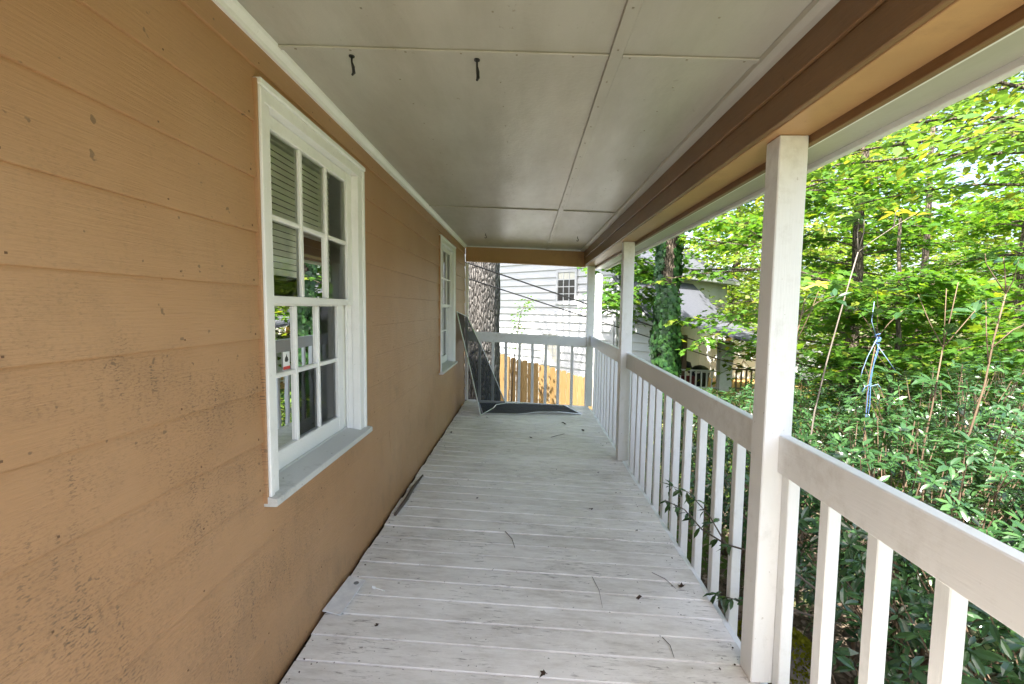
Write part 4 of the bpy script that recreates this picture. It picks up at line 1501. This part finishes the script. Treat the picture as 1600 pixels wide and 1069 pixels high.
leggy('tallest forked shoot near the right edge with pale leaf tips',
      [(3.80, 3.0, -.6), (3.83, 3.0, .59), (3.91, 3.0, .97), (3.94, 3.0, 1.26), (3.99, 3.0, 1.55)],
      [[(3.99, 3.0, 1.55), (3.92, 3.0, 1.64), (3.85, 3.0, 1.74), (3.84, 3.0, 1.80)], [(3.99, 3.0, 1.55), (4.03, 3.0, 1.64), (4.05, 3.0, 1.77)], [(3.99, 3.0, 1.55), (3.99, 3.02, 1.7), (3.985, 3.03, 1.78)], [(3.92, 3.0, 1.1), (3.91, 3.02, 1.3), (3.90, 3.03, 1.5)], [(3.93, 3.0, 1.2), (4.03, 2.98, 1.32), (4.13, 2.97, 1.38)]],
      [(3.84, 3.0, 1.80), (4.05, 3.0, 1.77), (3.985, 3.03, 1.78), (4.13, 2.97, 1.38), (3.9, 3.03, 1.5), (4.1, 3.0, 1.7)], .0105, 'stem', ())
leggy('short forked shoot just right of the nearest post',
      [(2.55, 2.9, -.6), (2.60, 2.9, .6), (2.63, 2.9, 1.2), (2.68, 2.9, 1.50)],
      [[(2.63, 2.9, 1.2), (2.72, 2.9, 1.42), (2.76, 2.9, 1.55)], [(2.66, 2.9, 1.4), (2.76, 2.9, 1.48), (2.86, 2.9, 1.52)]],
      [(2.68, 2.9, 1.52), (2.76, 2.9, 1.60), (2.86, 2.9, 1.52)], .008, 'stem', (1,))

# blue twine on the shoot
tw = empty('blue_twine', (3.50, 3.4, 1.1), 'frayed blue twine knotted round a shrub shoot', 'twine')
for (pts, mt) in (([(3.50, 3.385, 1.22), (3.515, 3.38, 1.15), (3.48, 3.385, 1.0), (3.465, 3.385, .85), (3.46, 3.385, .62), (3.455, 3.385, .50)], 'blue'),
                  ([(3.52, 3.385, 1.20), (3.49, 3.38, 1.08), (3.475, 3.38, .92), (3.48, 3.38, .75), (3.465, 3.38, .58)], 'blue'),
                  ([(3.50, 3.38, 1.24), (3.44, 3.38, 1.10), (3.41, 3.38, 1.0), (3.40, 3.38, .94)], 'pale_twine'),
                  ([(3.46, 3.38, 1.5), (3.45, 3.38, 1.36), (3.50, 3.38, 1.22)], 'pale_twine'),
                  ([(3.47, 3.38, .88), (3.52, 3.37, .90), (3.55, 3.37, .86)], 'pale_twine'),
                  ([(3.48, 3.38, .90), (3.43, 3.37, .88), (3.41, 3.37, .84)], 'blue'),
                  ([(3.50, 3.37, 1.18), (3.57, 3.36, 1.08), (3.63, 3.36, 1.0)], 'pale_twine')):
    MB().tube(pts, .0022, 5).build('strand', MAT[mt], tw, True)
kn = MB()
for q in range(5):
    a0 = q * 1.3
    kn.tube([(3.51 + .018 * math.cos(a0 + t), 3.39 + .018 * math.sin(a0 + t), 1.185 + .012 * q + .006 * t) for t in np.linspace(0, 6, 9)], .003, 5)
kn.build('knot', MAT['blue'], tw, True)

# branch that pokes through the railing
pbch = empty('leafy_branch', (2.25, 2.35, .10), 'dark leafy branch poking between balusters of the middle bay', 'branch')
main = [Vector(p) for p in ((2.35, 1.95, .12), (2.10, 2.02, .30), (1.95, 2.2, .27), (1.93, 2.45, .22), (1.92, 2.70, .22), (1.90, 2.98, .15))]
sec = [Vector(p) for p in ((2.35, 1.95, .05), (2.08, 2.0, .10), (1.98, 2.15, .02), (1.95, 2.28, -.04))]
thr = [main[2], Vector((1.93, 2.36, .34)), Vector((1.91, 2.62, .36)), Vector((1.90, 2.85, .30))]
MB().tube(main, list(np.linspace(.006, .0025, 6)), 6).build('stem', MAT['bark_twig'], pbch, True)
MB().tube(sec, list(np.linspace(.005, .002, 4)), 6).build('stem', MAT['bark_twig'], pbch, True)
MB().tube(thr, list(np.linspace(.004, .002, 4)), 6).build('stem', MAT['bark_twig'], pbch, True)
LB = Leaves()
for ln, ts in ((main, (.38, .46, .55, .62, .7, .76, .84, .9, .95, 1.0)), (sec, (.55, .7, .8, .9, 1.0)), (thr, (.25, .4, .55, .7, .85, 1.0))):
    for t in ts:
        c, d = at(ln, t)
        for q in range(random.choice((2, 3, 4)) if t < 1 else 5):
            a = random.uniform(0, 6.28)
            LB.add(c, (math.cos(a) * .6 - .3, math.sin(a) * .6 + .2, random.gauss(-.35, .4)), (random.gauss(0, .4), random.gauss(-.2, .4), 1), random.uniform(.05, .085))
LB.singles(200, RHM, pbch)

# ------------------------------------------------------------------ mossy rock and litter on the ground
rk = empty('mossy_rock', (2.62, 2.80, -.9), 'yellow green mossy rock on the ground beside the nearest post', 'rock')
bm = bmesh.new()
bmesh.ops.create_icosphere(bm, subdivisions=4, radius=1)
for v in bm.verts:
    c = v.co
    k = 1 + .10 * math.sin(c.x * 5 + 1) * math.sin(c.y * 4) + .06 * math.sin(c.z * 9 + c.x * 7)
    v.co = Vector((2.66 + c.x * .26 * k, 2.95 + c.y * .30 * k, -.92 + c.z * .19 * k))
me = bpy.data.meshes.new('stone')
for f in bm.faces:
    f.smooth = True
vsr = [tuple(v.co) for v in bm.verts]
bm.verts.index_update()
fsr = [tuple(v.index for v in f.verts) for f in bm.faces]
bm.free()
MB().add(vsr, fsr).build('stone', MAT['stone'], rk, True)
LM = Leaves()
for q in range(2600):
    a, e = random.uniform(0, 6.28), random.uniform(-.1, 1.45)
    nrm = Vector((math.cos(a) * math.cos(e), math.sin(a) * math.cos(e), math.sin(e)))
    LM.add((2.66 + nrm.x * .265, 2.95 + nrm.y * .305, -.92 + nrm.z * .195), nrm + Vector((random.gauss(0, .5), random.gauss(0, .5), .2)), (random.gauss(0, 1), random.gauss(0, 1), .5), random.uniform(.018, .032))
LM.build('moss', t_kite(.4), MAT['moss'], rk)
LG = Leaves()
for q in range(9000):
    x, y = 1.9 + abs(random.gauss(0, 1.2)), random.uniform(.5, 7)
    LG.add((x, y, gz(x, y) + random.uniform(.0, .05)), (random.gauss(0, 1), random.gauss(0, 1), random.gauss(0, .3)), (random.gauss(0, .4), random.gauss(0, .4), 1), random.uniform(.03, .075))
k_ = leaf_mat('brown_litter', (0.10, 0.07, 0.05), (0.36, 0.29, 0.23), .05, .8, .2)
tag(LG.build('leaf_litter', t_kite(.3), k_, None), 'brown leaf litter on the ground under the shrubs', kind='stuff')
# undergrowth between the trunks
LU = Leaves()
for q in range(26000):
    a = random.uniform(.12, 1.15)
    dist = random.uniform(8, 24)
    x, y = .95 + dist * math.sin(a), dist * math.cos(a)
    if 13.8 < y < 18 and x < 10.8:
        continue
    hgt = .5 + .5 * math.sin(x * 1.3) * math.cos(y * 1.1)
    LU.add((x, y, gz(x, y) + random.uniform(0, .25 + max(0, hgt))), (random.gauss(0, 1), random.gauss(0, 1), random.gauss(0, .3)), (random.gauss(0, .4), random.gauss(0, .4), 1), random.uniform(.10, .2))
tag(LU.build('undergrowth', t_kite(.34), MAT['leaf_far'], None), 'sunlit undergrowth between the far trunks', kind='stuff')
